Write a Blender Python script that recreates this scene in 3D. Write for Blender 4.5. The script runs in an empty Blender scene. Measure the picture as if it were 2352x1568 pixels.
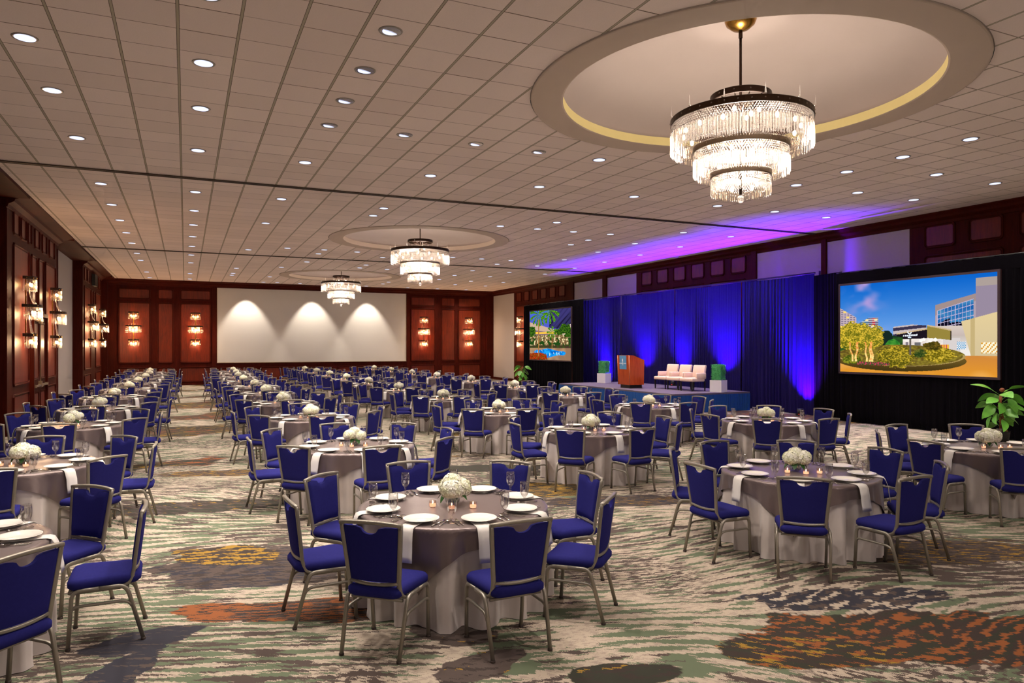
import bpy, math, random
from mathutils import Vector, Matrix
PI = math.pi
R = math.radians
rnd = random.Random(7)
SC = bpy.context.scene
COL = SC.collection
# ---------------------------------------------------------------- camera geometry (measured from the place)
F_PX = 1636.8
YAW = R(24.618)
CAM_H = 2.06
ZC = CAM_H + 3.448           # ceiling height
HORIZON = 795.2
S_, C_ = math.sin(YAW), math.cos(YAW)
def at(px, py, z):           # point of the horizontal plane z seen at a pixel of the survey
    zc = F_PX * (CAM_H - z) / (py - HORIZON); xc = (px - 1176) / F_PX * zc
    return (xc * C_ + zc * S_, -xc * S_ + zc * C_)
def y_on(px, x):
    t = (px - 1176) / F_PX
    return x * (C_ - t * S_) / (S_ + t * C_)
def x_on(px, y):
    t = (px - 1176) / F_PX
    return y * (S_ + t * C_) / (C_ - t * S_)
def seen(x, y, z, m=60):     # does the frame take in this point
    zc = x * S_ + y * C_
    if zc < 0.3: return False
    xc = x * C_ - y * S_
    px = 1176 + F_PX * xc / zc; py = HORIZON + F_PX * (CAM_H - z) / zc
    return -m < px < 2352 + m and -m < py < 1568 + m
# ---------------------------------------------------------------- mesh builder
class MB:
    def __init__(self):
        self.v = []; self.f = []; self.m = []; self.s = []; self.mat = 0; self.smooth = True
    def add(self, vs, fs, smooth=None):
        o = len(self.v); self.v += [tuple(p) for p in vs]
        sm = self.smooth if smooth is None else smooth
        for q in fs:
            self.f.append(tuple(i + o for i in q)); self.m.append(self.mat); self.s.append(sm)
        return self
    def box(self, c, d, rz=0, taper=1.0):
        x, y, z = d[0] / 2, d[1] / 2, d[2] / 2
        vs = []
        cr, sr = math.cos(rz), math.sin(rz)
        for k in (-1, 1):
            t = taper if k > 0 else 1
            for (a, b) in ((-1, -1), (1, -1), (1, 1), (-1, 1)):
                px, py = a * x * t, b * y * t
                vs.append((c[0] + px * cr - py * sr, c[1] + px * sr + py * cr, c[2] + k * z))
        return self.add(vs, [(3, 2, 1, 0), (4, 5, 6, 7), (0, 1, 5, 4), (1, 2, 6, 5), (2, 3, 7, 6), (3, 0, 4, 7)], False)
    def loft(self, rings, closed=True, cap0=True, cap1=True, smooth=None):
        n = len(rings[0]); vs = [p for r in rings for p in r]; fs = []
        for i in range(len(rings) - 1):
            for j in range(n if closed else n - 1):
                a = i * n + j; b = i * n + (j + 1) % n
                fs.append((a, b, b + n, a + n))
        if closed and cap0: fs.append(tuple(reversed(range(n))))
        if closed and cap1: fs.append(tuple(range((len(rings) - 1) * n, len(rings) * n)))
        return self.add(vs, fs, smooth)
    def lathe(self, prof, n=24, c=(0, 0, 0), a0=0, a1=2 * PI, smooth=True):
        full = abs(a1 - a0 - 2 * PI) < 1e-6
        rings = []
        for (r, z) in prof:
            rings.append([(c[0] + r * math.cos(a0 + (a1 - a0) * k / (n if full else n - 1)), c[1] + r * math.sin(a0 + (a1 - a0) * k / (n if full else n - 1)), c[2] + z) for k in range(n)])
        return self.loft(rings, full, prof[0][0] > 1e-6 and False, False, smooth)
    def sphere(self, c, r, n=12, m=8, sz=1.0):
        prof = [(max(r * math.sin(PI * k / m), 1e-5), -r * sz * math.cos(PI * k / m)) for k in range(m + 1)]
        return self.lathe(prof, n, c)
    def sweep(self, pts, w, h, up=(0, 0, 1), n=8, cap=True):
        # rounded rectangular tube: w across, h along 'up'
        pts = [Vector(p) for p in pts]; rings = []
        upv = Vector(up)
        for i, p in enumerate(pts):
            t = (pts[min(i + 1, len(pts) - 1)] - pts[max(i - 1, 0)]).normalized()
            a = t.cross(upv)
            if a.length < 1e-4: a = t.cross(Vector((0, 1, 0)))
            a.normalize(); b = a.cross(t).normalized()
            k = 0.6
            if n == 8: prof = [(-1, -k), (-k, -1), (k, -1), (1, -k), (1, k), (k, 1), (-k, 1), (-1, k)]
            elif n == 4: prof = [(-1, -1), (1, -1), (1, 1), (-1, 1)]
            else: prof = [(math.cos(2 * PI * q / n), math.sin(2 * PI * q / n)) for q in range(n)]
            rings.append([p + a * (u * w / 2) + b * (v * h / 2) for (u, v) in prof])
        return self.loft(rings, True, cap, cap)
    def merge(self, o, mat):
        k = len(self.v); self.v += o.v
        for q, s in zip(o.f, o.s):
            self.f.append(tuple(i + k for i in q)); self.m.append(mat); self.s.append(s)
        return self
    def xf(self, M):
        self.v = [tuple(M @ Vector(p)) for p in self.v]; return self
    def mesh(self, name, mats):
        me = bpy.data.meshes.new(name)
        me.from_pydata(self.v, [], self.f)
        for m in (mats if isinstance(mats, (list, tuple)) else [mats]): me.materials.append(m)
        me.polygons.foreach_set('material_index', self.m)
        me.polygons.foreach_set('use_smooth', self.s)
        me.update()
        return me
    def build(self, name, mats, parent=None, loc=None, rz=0):
        return put(name, self.mesh(name, mats), parent, loc, rz)
def put(name, me, parent=None, loc=None, rz=0):
    o = bpy.data.objects.new(name, me); COL.objects.link(o)
    if parent is not None: o.parent = parent
    if loc is not None: o.location = loc
    if rz: o.rotation_euler = (0, 0, rz)
    return o
def empty(name, loc=(0, 0, 0), rz=0):
    return put(name, None, None, loc, rz)
def tag(o, label=None, cat=None, group=None, kind=None):
    if label: o['label'] = label
    if cat: o['category'] = cat
    if group: o['group'] = group
    if kind: o['kind'] = kind
    return o
KIDS = {}
def adopt(root, *kids):
    KIDS.setdefault(root.name, []).extend(kids)
def dup(o, loc=None, rz=None, parent=None):
    c = o.copy(); COL.objects.link(c)
    if parent is not None: c.parent = parent
    if loc is not None: c.location = loc
    if rz is not None: c.rotation_euler = (0, 0, rz)
    for k in o.children: dup(k, parent=c)
    return c
def bez(p0, p1, p2, n=6):
    p0, p1, p2 = Vector(p0), Vector(p1), Vector(p2)
    return [p0 * (1 - t) ** 2 + p1 * 2 * t * (1 - t) + p2 * t * t for t in [i / n for i in range(n + 1)]]
# ---------------------------------------------------------------- materials
def lin(c):
    return tuple(((x / 255) / 12.92 if x / 255 <= 0.04045 else ((x / 255 + 0.055) / 1.055) ** 2.4) for x in c)
class NT:
    def __init__(self, name):
        self.m = bpy.data.materials.new(name); self.m.use_nodes = True
        self.t = self.m.node_tree; self.t.nodes.clear()
        self.out = self.t.nodes.new('ShaderNodeOutputMaterial')
    def n(self, ty, ins=None, **kw):
        nd = self.t.nodes.new(ty)
        for k, v in kw.items(): setattr(nd, k, v)
        for k, v in (ins or {}).items(): self.set(nd.inputs[k], v)
        return nd
    def set(self, sock, v):
        if isinstance(v, bpy.types.NodeSocket): self.t.links.new(v, sock)
        elif isinstance(v, bpy.types.Node): self.t.links.new(v.outputs[0], sock)
        elif isinstance(v, (tuple, list)) and len(v) == 3 and len(sock.default_value) == 4: sock.default_value = (*v, 1)
        else: sock.default_value = v
    def math(self, op, a, b=0.0, c=None, clamp=False):
        nd = self.t.nodes.new('ShaderNodeMath'); nd.operation = op; nd.use_clamp = clamp
        self.set(nd.inputs[0], a); self.set(nd.inputs[1], b)
        if c is not None: self.set(nd.inputs[2], c)
        return nd.outputs[0]
    def vmath(self, op, a, b=(0, 0, 0)):
        nd = self.t.nodes.new('ShaderNodeVectorMath'); nd.operation = op
        self.set(nd.inputs[0], a); self.set(nd.inputs[1], b)
        return nd
    def mix(self, f, a, b):
        nd = self.t.nodes.new('ShaderNodeMix'); nd.data_type = 'RGBA'
        self.set(nd.inputs[0], f); self.set(nd.inputs[6], a); self.set(nd.inputs[7], b)
        return nd.outputs[2]
    def noise(self, vec, scale=1.0, detail=2.0, rough=0.5, dist=0.0):
        nd = self.n('ShaderNodeTexNoise', {'Vector': vec, 'Scale': scale, 'Detail': detail, 'Roughness': rough, 'Distortion': dist})
        return nd.outputs[0]
    def step(self, v, t, w=0.002):   # 0..1 ramp around t
        return self.math('MULTIPLY_ADD', self.math('SUBTRACT', v, t - w), 1 / (2 * w), 0.0, clamp=True)
    def coords(self, kind='Object'):
        return self.n('ShaderNodeTexCoord').outputs[kind]
    def map(self, vec, loc=(0, 0, 0), rot=(0, 0, 0), sc=(1, 1, 1)):
        return self.n('ShaderNodeMapping', {'Vector': vec, 'Location': loc, 'Rotation': rot, 'Scale': sc}).outputs[0]
    def bsdf(self, base, rough=0.5, metal=0.0, **kw):
        b = self.n('ShaderNodeBsdfPrincipled', {'Base Color': base, 'Roughness': rough, 'Metallic': metal})
        for k, v in kw.items(): self.set(b.inputs[k.replace('_', ' ')], v)
        return b
    def bump(self, h, st=0.3, d=0.01):
        return self.n('ShaderNodeBump', {'Height': h, 'Strength': st, 'Distance': d}).outputs[0]
    def done(self, sh):
        self.t.links.new(sh.outputs[0] if isinstance(sh, bpy.types.Node) else sh, self.out.inputs[0]); return self.m
def simple(name, rgb, rough=0.5, metal=0.0, var=0.12, sc=8.0, **kw):
    t = NT(name); v = t.noise(t.coords(), sc, 3)
    b = t.mix(v, tuple(x * (1 - var) for x in lin(rgb)), tuple(min(1, x * (1 + var)) for x in lin(rgb)))
    return t.done(t.bsdf(b, rough, metal, **kw))
def emit(name, rgb, st):
    t = NT(name); return t.done(t.n('ShaderNodeEmission', {'Color': lin(rgb), 'Strength': st}))
M = {}
M['blue'] = None
def fabric(name, rgb, rough=0.85, sheen=0.25):
    t = NT(name); co = t.coords()
    v = t.noise(co, 60, 3); w = t.noise(co, 900, 1)
    b = t.mix(v, tuple(x * .85 for x in lin(rgb)), tuple(min(1, x * 1.15) for x in lin(rgb)))
    p = t.bsdf(b, rough, 0, Normal=t.bump(w, .25, .001))
    p.inputs['Specular IOR Level'].default_value = .06; p.inputs['Sheen Weight'].default_value = sheen; p.inputs['Sheen Tint'].default_value = (*lin(rgb), 1)
    return t.done(p)
M['blue'] = fabric('blue_upholstery', (38, 37, 102))
M['steel'] = simple('champagne_metal', (150, 142, 130), .4, .55, .06)
M['rubber'] = simple('dark_rubber', (45, 30, 24), .6)
def satin(name, rgb, rough=.36, sheen=.4, metal=0.0):
    t = NT(name); co = t.coords()
    v = t.noise(co, 3, 4)
    b = t.mix(v, tuple(x * .9 for x in lin(rgb)), tuple(min(1, x * 1.1) for x in lin(rgb)))
    w = t.noise(t.map(co, sc=(40, 40, 40)), 1, 3)
    p = t.bsdf(b, rough, metal, Normal=t.bump(w, .12, .004))
    p.inputs['Sheen Weight'].default_value = sheen; p.inputs['Specular IOR Level'].default_value = .6
    return t.done(p)
M['overlay'] = satin('taupe_satin', (122, 105, 102), .33, .15, .35)
M['cloth'] = satin('pale_cloth', (205, 192, 186), .6, .2)
M['napkin'] = satin('white_napkin', (228, 220, 212), .55, .1)
M['china'] = simple('white_china', (236, 228, 218), .12, 0, .02)
M['cutlery'] = simple('polished_steel', (200, 196, 190), .16, 1.0, .04)
def thin_glass(name, tint=(1, 1, 1), rough=0.0, ior=1.5, base=.08, gain=.9):
    t = NT(name)
    f = t.n('ShaderNodeLayerWeight', {'Blend': .35}).outputs['Facing']
    k = t.math('MULTIPLY_ADD', t.math('POWER', f, 2.0), gain, base, clamp=True)
    g = t.n('ShaderNodeBsdfGlossy', {'Color': (1, 1, 1), 'Roughness': rough})
    tr = t.n('ShaderNodeBsdfTransparent', {'Color': tint})
    mx = t.n('ShaderNodeMixShader', {0: k, 1: tr.outputs[0], 2: g.outputs[0]})
    return t.done(mx)
M['glass'] = thin_glass('clear_glass', (.95, .95, .95), .03, 1.5, .14, .95)
def crystal():
    t = NT('cut_crystal')
    f = t.n('ShaderNodeLayerWeight', {'Blend': .4}).outputs['Facing']
    g = t.n('ShaderNodeBsdfGlossy', {'Color': (1, .97, .93), 'Roughness': .12})
    tr = t.n('ShaderNodeBsdfTransparent', {'Color': (.96, .93, .9)})
    tl = t.n('ShaderNodeBsdfTranslucent', {'Color': (.95, .9, .86)})
    a = t.n('ShaderNodeMixShader', {0: .17, 1: tr.outputs[0], 2: tl.outputs[0]})
    b = t.n('ShaderNodeMixShader', {0: t.math('MULTIPLY_ADD', f, .6, .12, clamp=True), 1: a.outputs[0], 2: g.outputs[0]})
    return t.done(b)
M['crystal'] = crystal()
M['wax'] = emit('glowing_wax', (255, 190, 150), 1.6)
M['flame'] = emit('candle_flame', (255, 225, 180), 9)
M['leaf'] = simple('green_leaf', (38, 86, 30), .4, 0, .3, 14)
M['bigleaf'] = None
def bigleaf():
    t = NT('broad_green_leaf'); co = t.coords('Object')
    v = t.noise(co, 9, 4)
    b = t.mix(v, lin((40, 112, 26)), lin((132, 196, 80)))
    return t.done(t.bsdf(b, .33))
M['bigleaf'] = bigleaf()
def petals():
    t = NT('hydrangea_petals'); co = t.coords('Object')
    v = t.noise(co, 13, 3); w = t.noise(co, 70, 2)
    b = t.mix(t.math('MULTIPLY_ADD', v, 2.4, -.95, clamp=True), lin((255, 250, 236)), lin((236, 238, 176)))
    b = t.mix(t.math('MULTIPLY_ADD', w, 1.6, -.75, clamp=True), b, lin((205, 196, 150)))
    p = t.bsdf(b, .7); p.inputs['Subsurface Weight'].default_value = 0
    return t.done(p)
M['petal'] = petals()
M['stem'] = simple('flower_stem', (70, 104, 46), .6)
def wood(name, dark, light, rough=.32, sc=(7, 7, .7), coat=.25):
    t = NT(name); co = t.coords()
    g = t.noise(t.map(co, sc=sc), 3.0, 6, .65, .4)
    p = t.noise(t.map(co, sc=(1.1, 1.1, .6)), 1.0, 3, .6, 1.2)
    k = t.math('ADD', t.math('MULTIPLY', g, .7), t.math('MULTIPLY', p, .5), clamp=True)
    b = t.mix(t.math('MULTIPLY_ADD', k, 2.0, -.7, clamp=True), lin(dark), lin(light))
    s = t.bsdf(b, rough, 0, Normal=t.bump(g, .04, .01))
    s.inputs['Specular IOR Level'].default_value = .25 if coat else .08; s.inputs['Coat Weight'].default_value = coat; s.inputs['Coat Roughness'].default_value = .3
    return t.done(s)
M['wood'] = wood('mahogany_panelling', (56, 9, 2), (122, 38, 9), .42)
M['wood_dark'] = wood('mahogany_frame', (38, 8, 4), (78, 20, 8), .55, coat=0.0)
M['podium'] = wood('cherry_wood', (140, 46, 14), (190, 82, 30), .22)
M['fabric_wall'] = simple('grey_wall_fabric', (172, 160, 152), .9, 0, .04, 40)
M['plaster'] = simple('beige_plaster', (178, 156, 138), .9, 0, .03, 2)
M['dome'] = simple('dome_plaster', (168, 150, 140), .9, 0, .05, 1.2)
M['lip'] = simple('cream_glow_lip', (226, 206, 140), .8, 0, .05, 3)  # cream lip paint with the yellow cove glow put into its colour
M['bronze'] = simple('dark_bronze', (58, 40, 30), .4, .8, .1, 20)
M['bronze_light'] = simple('satin_bronze', (116, 100, 84), .4, .8, .1, 20)
M['brass'] = simple('brass', (170, 128, 60), .25, 1.0, .1, 10)
M['trim'] = simple('lamp_trim', (150, 138, 126), .4, .3, .05)
M['reflector'] = simple('lamp_reflector', (200, 200, 205), .15, 1, .05)
M['lamp'] = emit('downlight_lamp', (222, 226, 255), 1.35)
M['bulb'] = emit('warm_bulb', (255, 214, 170), 15)
M['sbulb'] = emit('sconce_bulb', (255, 196, 120), 26)
M['track'] = simple('ceiling_track', (72, 58, 46), .5, .4)
M['black'] = simple('black_plastic', (14, 13, 14), .5)
M['blackcloth'] = fabric('black_drape_cloth', (6, 4, 8), .95, .03)
M['navycloth'] = fabric('navy_drape_cloth', (30, 24, 74), .75, .1)
M['skirt'] = fabric('navy_skirt_cloth', (34, 70, 130), .7, .4)
M['deck'] = simple('stage_carpet', (92, 80, 92), .9, 0, .15, 60)
M['ivory'] = fabric('ivory_leather', (238, 206, 184), .5, .1)
M['white'] = simple('white_planter', (226, 220, 222), .4, 0, .02)
M['hedge'] = simple('boxwood', (84, 176, 104), .6, 0, .5, 30)
M['signblue'] = simple('blue_sign', (84, 146, 190), .4, 0, .04)
M['signwhite'] = simple('white_lettering', (245, 245, 245), .5, 0, .01)
M['bark'] = simple('brown_bark', (120, 62, 30), .8, 0, .3, 25)
M['moss'] = simple('dry_moss', (112, 78, 40), .95, 0, .4, 30)
M['pale_metal'] = simple('brushed_hardware', (168, 150, 126), .35, .8, .1)
# ================================================================ room shell
XL, XR, YB, YF = -3.7, 17.75, 41.65, -12.0
G0X, G0Y, G = -1.294, 8.539, .6096
def ceiling_mat():
    t = NT('ceiling_tiles'); co = t.coords()
    sp = t.n('ShaderNodeSeparateXYZ', {0: co})
    u = t.math('DIVIDE', t.math('SUBTRACT', sp.outputs[0], G0X), G)
    v = t.math('DIVIDE', t.math('SUBTRACT', sp.outputs[1], G0Y), G)
    fu = t.math('ABSOLUTE', t.math('SUBTRACT', t.math('FRACT', t.math('ADD', u, .5)), .5))
    fv = t.math('ABSOLUTE', t.math('SUBTRACT', t.math('FRACT', t.math('ADD', v, .5)), .5))
    cell = t.n('ShaderNodeCombineXYZ', {0: t.math('FLOOR', u), 1: t.math('FLOOR', v)})
    wn = t.n('ShaderNodeTexWhiteNoise', {'Vector': cell.outputs[0]}).outputs[0]
    base = t.mix(wn, lin((212, 190, 176)), lin((224, 202, 188)))
    sp2 = t.noise(co, 160, 2)
    base = t.mix(t.math('MULTIPLY_ADD', sp2, .8, -.25, clamp=True), base, lin((190, 168, 154)))
    # T-bars: a grey bar with dark edges along the length, a thin dark gap across
    bar = t.math('LESS_THAN', fu, .020); edge = t.math('SUBTRACT', t.math('LESS_THAN', fu, .029), bar)
    # cross gaps fade on some tiles
    wn2 = t.n('ShaderNodeTexWhiteNoise', {'Vector': t.vmath('ADD', cell.outputs[0], (7.3, 2.1, 0)).outputs[0]}).outputs[0]
    gap = t.math('MULTIPLY', t.math('LESS_THAN', fv, .013), t.math('MULTIPLY_ADD', wn2, .8, .35, clamp=True))
    c = t.mix(gap, base, lin((104, 82, 62)))
    c = t.mix(bar, c, lin((160, 146, 124)))
    c = t.mix(edge, c, lin((90, 72, 54)))
    hgt = t.math('SUBTRACT', 1.0, t.math('MAXIMUM', gap, edge))
    return t.done(t.bsdf(c, .92, 0, Normal=t.bump(t.math('MULTIPLY_ADD', sp2, .15, hgt), .35, .006)))
M['ceiling'] = ceiling_mat()
COFFERS = [(6.95, 7.61), (6.95, 22.35), (6.95, 35.3)]
CR_O, CR_I = 2.9, 2.44
def ceiling():
    b = MB(); b.smooth = False
    HS = 3.2
    xs = [XL + .45, 6.95 - HS, 6.95 + HS, XR - .2]
    ys = [YF]
    for (cx, cy) in COFFERS: ys += [cy - HS, cy + HS]
    ys.append(YB - .5)
    for i in range(len(xs) - 1):
        for j in range(len(ys) - 1):
            if i == 1 and j % 2 == 1: continue
            b.add([(xs[i], ys[j], ZC), (xs[i], ys[j + 1], ZC), (xs[i + 1], ys[j + 1], ZC), (xs[i + 1], ys[j], ZC)], [(0, 1, 2, 3)], False)
    n = 96
    for (cx, cy) in COFFERS:
        sq = []; ci = []
        for k in range(n):
            a = 2 * PI * k / n; c, s = math.cos(a), math.sin(a)
            m = HS / max(abs(c), abs(s))
            sq.append((cx + m * c, cy + m * s, ZC)); ci.append((cx + CR_O * c, cy + CR_O * s, ZC))
        b.add(sq + ci, [(k, k + n, (k + 1) % n + n, (k + 1) % n) for k in range(n)], False)
    tag(b.build('ceiling', M['ceiling']), kind='structure')
    for i, (cx, cy) in enumerate(COFFERS):
        r = MB(); r.mat = 0
        r.lathe([(CR_O + .005, .06), (CR_O - .012, .045), (CR_O - .012, -.014), (CR_O - .03, -.018), (CR_I + .02, -.018), (CR_I, -.012)], 128, (cx, cy, ZC), smooth=False)
        o = r.build('ceiling_coffer', [M['plaster']]); tag(o, kind='structure')
        l = MB(); l.lathe([(CR_I, -.012), (CR_I, .125), (CR_I + .06, .13)], 128, (cx, cy, ZC), smooth=False)
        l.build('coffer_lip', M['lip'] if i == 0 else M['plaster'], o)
        d = MB()
        prof = [(CR_I + .06, .13)] + [((CR_I + .12) * math.cos(a), .16 + .88 * math.sin(a)) for a in [PI / 2 * k / 20 for k in range(21)]]
        prof[-1] = (.001, 1.04)
        d.lathe(prof, 96, (cx, cy, ZC)); d.build('coffer_dome', M['dome'], o)
ceiling()
for k, y in enumerate((15.98, 28.5)):
    b = MB()
    b.box(((XL + XR) / 2, y - .045, ZC - .012), (XR - XL - .4, .035, .03)); b.box(((XL + XR) / 2, y + .045, ZC - .012), (XR - XL - .4, .035, .03))
    b.box(((XL + XR) / 2, y, ZC + .0), (XR - XL - .4, .06, .012))
    tag(b.build('trim_%d' % (k + 1), M['track']), kind='structure')
# ---------------------------------------------------------------- carpet
def carpet_mat():
    t = NT('patterned_carpet'); co = t.coords()
    sn = t.n('ShaderNodeVectorMath', {0: co, 1: (.008, .008, .008)}, operation='SNAP').outputs[0]
    P0 = t.map(sn, rot=(0, 0, R(16)))        # x runs along the weave of the pattern
    wob = t.n('ShaderNodeTexNoise', {'Vector': co, 'Scale': .22, 'Detail': 1.0})
    wv = t.vmath('MULTIPLY', t.vmath('SUBTRACT', wob.outputs['Color'], (.5, .5, .5)).outputs[0], (1.3, 3.2, 0)).outputs[0]
    P = t.vmath('ADD', P0, wv).outputs[0]
    # flame edges of the yarn blocks
    sp = t.n('ShaderNodeSeparateXYZ', {0: P})
    st = t.math('MULTIPLY', t.math('FRACT', t.math('MULTIPLY', sp.outputs[0], 16.0)), .016)
    P = t.n('ShaderNodeCombineXYZ', {0: sp.outputs[0], 1: t.math('ADD', sp.outputs[1], st), 2: 0.0}).outputs[0]
    streak = t.noise(t.map(P, sc=(2.0, 13.5, 1)), 1.0, 2.2, .55)
    s2 = t.noise(t.map(P, loc=(31, 7, 0), sc=(2.6, 15, 1)), 1.0, 2.0, .5)
    fine = t.noise(t.map(P, loc=(3, 17, 0), sc=(14, 45, 1)), 1.0, 1.0, .5)
    big = t.noise(co, .34, 2, .5)
    big2 = t.noise(t.map(co, loc=(11, 5, 0)), .5, 2, .5)
    cream, sand = lin((196, 178, 158)), lin((176, 158, 142))
    green, taupe = lin((106, 116, 90)), lin((84, 70, 64))
    slate, brown = lin((48, 46, 56)), lin((58, 46, 40))
    rust, ochre, moss = lin((148, 84, 40)), lin((160, 122, 38)), lin((50, 50, 38))
    c = t.mix(t.step(fine, .54), cream, sand)
    gk = t.math('ADD', t.math('MULTIPLY', t.math('SUBTRACT', big2, .5), .35), streak)
    band = t.math('SINE', t.math('ADD', t.math('MULTIPLY', t.n('ShaderNodeSeparateXYZ', {0: P}).outputs[1], 42.0), t.math('MULTIPLY', big2, 9.0)))
    gk = t.math('ADD', gk, t.math('MULTIPLY', band, .055))
    c = t.mix(t.step(gk, .53), c, green)
    tk = t.math('ADD', t.math('MULTIPLY', t.math('SUBTRACT', big, .5), .55), s2)
    c = t.mix(t.step(tk, .568), c, taupe)
    # flecked zone: short blocks of taupe over cream
    fl = t.noise(t.map(P, loc=(5, 9, 0), sc=(11, 30, 1)), 1.0, 1.2, .5)
    flz = t.step(t.noise(t.map(co, loc=(2, 40, 0)), .38, 1.5), .55, .03)
    c = t.mix(t.math('MULTIPLY', flz, t.step(fl, .52)), c, taupe)
    edge = t.math('MULTIPLY', t.math('SUBTRACT', t.noise(t.map(P, sc=(2.2, 6, 1)), 1.0, 3), .5), 1.1)
    kA = t.noise(t.map(P, loc=(4, 9, 0), sc=(5, 21, 1)), 1.0, 1.6, .5)
    kB = t.noise(t.map(P, loc=(54, 29, 0), sc=(6, 24, 1)), 1.0, 1.6, .5)
    def blob(px, py, a, b, rot, body, fleck, thr, loc=0):
        nonlocal c
        x, y = at(px, py, 0)
        q = t.map(t.map(sn, loc=(-x, -y, 0)), rot=(0, 0, R(rot)))
        q = t.vmath('DIVIDE', q, (a, b, 1)).outputs[0]
        d = t.math('ADD', t.vmath('LENGTH', q).outputs['Value'], edge)
        m = t.step(d, 1.0, .02); m = t.math('SUBTRACT', 1.0, m)
        bc = body
        for i_, (f, th) in enumerate(zip(fleck, thr)):
            bc = t.mix(t.step((kA, kB)[(loc + i_) % 2], th), bc, f)
        c = t.mix(m, c, bc)
    bw = t.mix(t.step(streak, .5), brown, slate)
    blob(2150, 1460, 1.35, .48, 24, t.mix(t.step(streak, .52), brown, moss), (rust,), (.545,), 1)
    blob(1880, 1500, .70, .24, 24, t.mix(t.step(streak, .5), brown, moss), (rust, ochre), (.585, .585), 2)
    blob(1960, 1375, .95, .24, 20, slate, (taupe, cream), (.56, .58), 3)
    blob(2160, 1265, 1.3, .42, 20, brown, (taupe, ochre), (.50, .59), 4)
    blob(600, 1300, .95, .62, 20, bw, (taupe,), (.50,), 5)
    blob(520, 1275, .55, .33, 30, brown, (ochre,), (.515,), 6)
    blob(520, 1405, .42, .20, 20, rust, (brown,), (.56,), 7)
    blob(760, 1400, .8, .26, 20, brown, (rust, taupe), (.51, .58), 8)
    blob(330, 1470, .40, .20, -20, slate, (slate, taupe), (.5, .60), 9)
    blob(270, 1545, .34, .16, -60, slate, (slate, taupe), (.5, .58), 9)
    blob(430, 1165, 1.5, .36, 10, t.mix(t.step(streak, .5), moss, brown), (taupe, ochre), (.56, .66), 10)
    blob(560, 1085, 1.4, .30, 16, brown, (taupe, ochre), (.5, .58), 11)
    blob(1210, 1125, 1.0, .55, 20, brown, (moss, ochre), (.5, .53), 12)
    blob(1110, 1075, 1.1, .35, 20, moss, (brown,), (.55,), 13)
    blob(1430, 1150, 1.2, .34, 18, bw, (taupe, ochre), (.54, .63), 14)
    blob(1040, 1450, .34, .22, 60, taupe, (brown, ochre), (.58, .69), 15)
    blob(1100, 1530, .36, .17, -20, taupe, (brown, ochre), (.58, .68), 16)
    blob(1440, 1550, .36, .16, 20, moss, (brown, ochre), (.55, .66), 17)
    blob(1500, 1010, 1.6, .5, 15, brown, (taupe, rust), (.5, .60), 18)
    blob(2050, 1080, 1.8, .5, 15, brown, (taupe, cream), (.5, .58), 19)
    blob(420, 985, 2.6, .6, 10, brown, (moss, ochre), (.52, .60), 20)
    blob(440, 935, 2.8, .55, 12, brown, (rust, ochre), (.58, .60), 21)
    # the same patches scattered over the far floor
    y_ = t.n('ShaderNodeSeparateXYZ', {0: co}).outputs[1]
    far = t.math('GREATER_THAN', y_, 12.5)
    bm = t.math('MULTIPLY', far, t.step(t.math('ADD', big, t.math('MULTIPLY', edge, .06)), .56, .01))
    c = t.mix(bm, c, t.mix(t.step(s2, .56), t.mix(t.step(streak, .5), brown, moss), t.mix(t.step(big2, .5), ochre, rust)))
    pile = t.noise(co, 420, 2)
    c2 = t.mix(t.math('MULTIPLY_ADD', pile, .9, -.25, clamp=True), c, t.mix(.62, c, (0, 0, 0)))
    return t.done(t.bsdf(c2, .97, 0, Normal=t.bump(pile, .5, .004)))
M['carpet'] = carpet_mat()
b = MB(); b.add([(XL - 1, YF, 0), (XR + .3, YF, 0), (XR + .3, YB + .2, 0), (XL - 1, YB + .2, 0)], [(0, 1, 2, 3)], False)
tag(b.build('floor', M['carpet']), kind='structure')
# ---------------------------------------------------------------- panelled walls
def frame_panel(b, P, u0, u1, v0, v1, w=.075, h=.035, ch=.07):
    # raised moulding with clipped corners; P(u, v, out) maps wall coordinates
    ch = min(ch, (u1 - u0) * .12, (v1 - v0) * .12)
    def loop(i, out):
        a0, a1, c0, c1 = u0 + i, u1 - i, v0 + i, v1 - i
        k = max(ch - i * .5, .01)
        return [P(*q, out) for q in ((a0 + k, c0), (a1 - k, c0), (a1, c0 + k), (a1, c1 - k), (a1 - k, c1), (a0 + k, c1), (a0, c1 - k), (a0, c0 + k))]
    b.mat = 1
    rings = [loop(0, 0), loop(.008, h), (loop(w * .45, h * 1.1)), loop(w * .6, h * .35), loop(w, h * .15)]
    b.loft(rings, True, False, False, False)
    b.mat = 0
    b.add(loop(w, h * .15), [tuple(range(8))], False)
def panel_wall(name, P, u0, u1, v0, v1, panels, flip, mats=None, kind='structure', parent=None):
    b = MB(); b.mat = 1; b.smooth = False
    b.add([P(u0, v0, 0), P(u1, v0, 0), P(u1, v1, 0), P(u0, v1, 0)], [(0, 1, 2, 3)], False)
    for q in panels: frame_panel(b, P, *q)
    if flip: b.f = [tuple(reversed(q)) for q in b.f]
    o = b.build(name, mats or [M['wood'], M['wood_dark']], parent)
    if parent is None: tag(o, kind=kind)
    return o
def section(u0, u1, cols, zs):
    out = []
    for (a, c) in cols:
        for (z0, z1) in zs: out.append((a, c, z0, z1))
    return out
PL = lambda x: (lambda u, v, o: (x + o, u, v))
PR = lambda x: (lambda u, v, o: (x - o, u, v))
PB = lambda y: (lambda u, v, o: (u, y - o, v))
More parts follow.
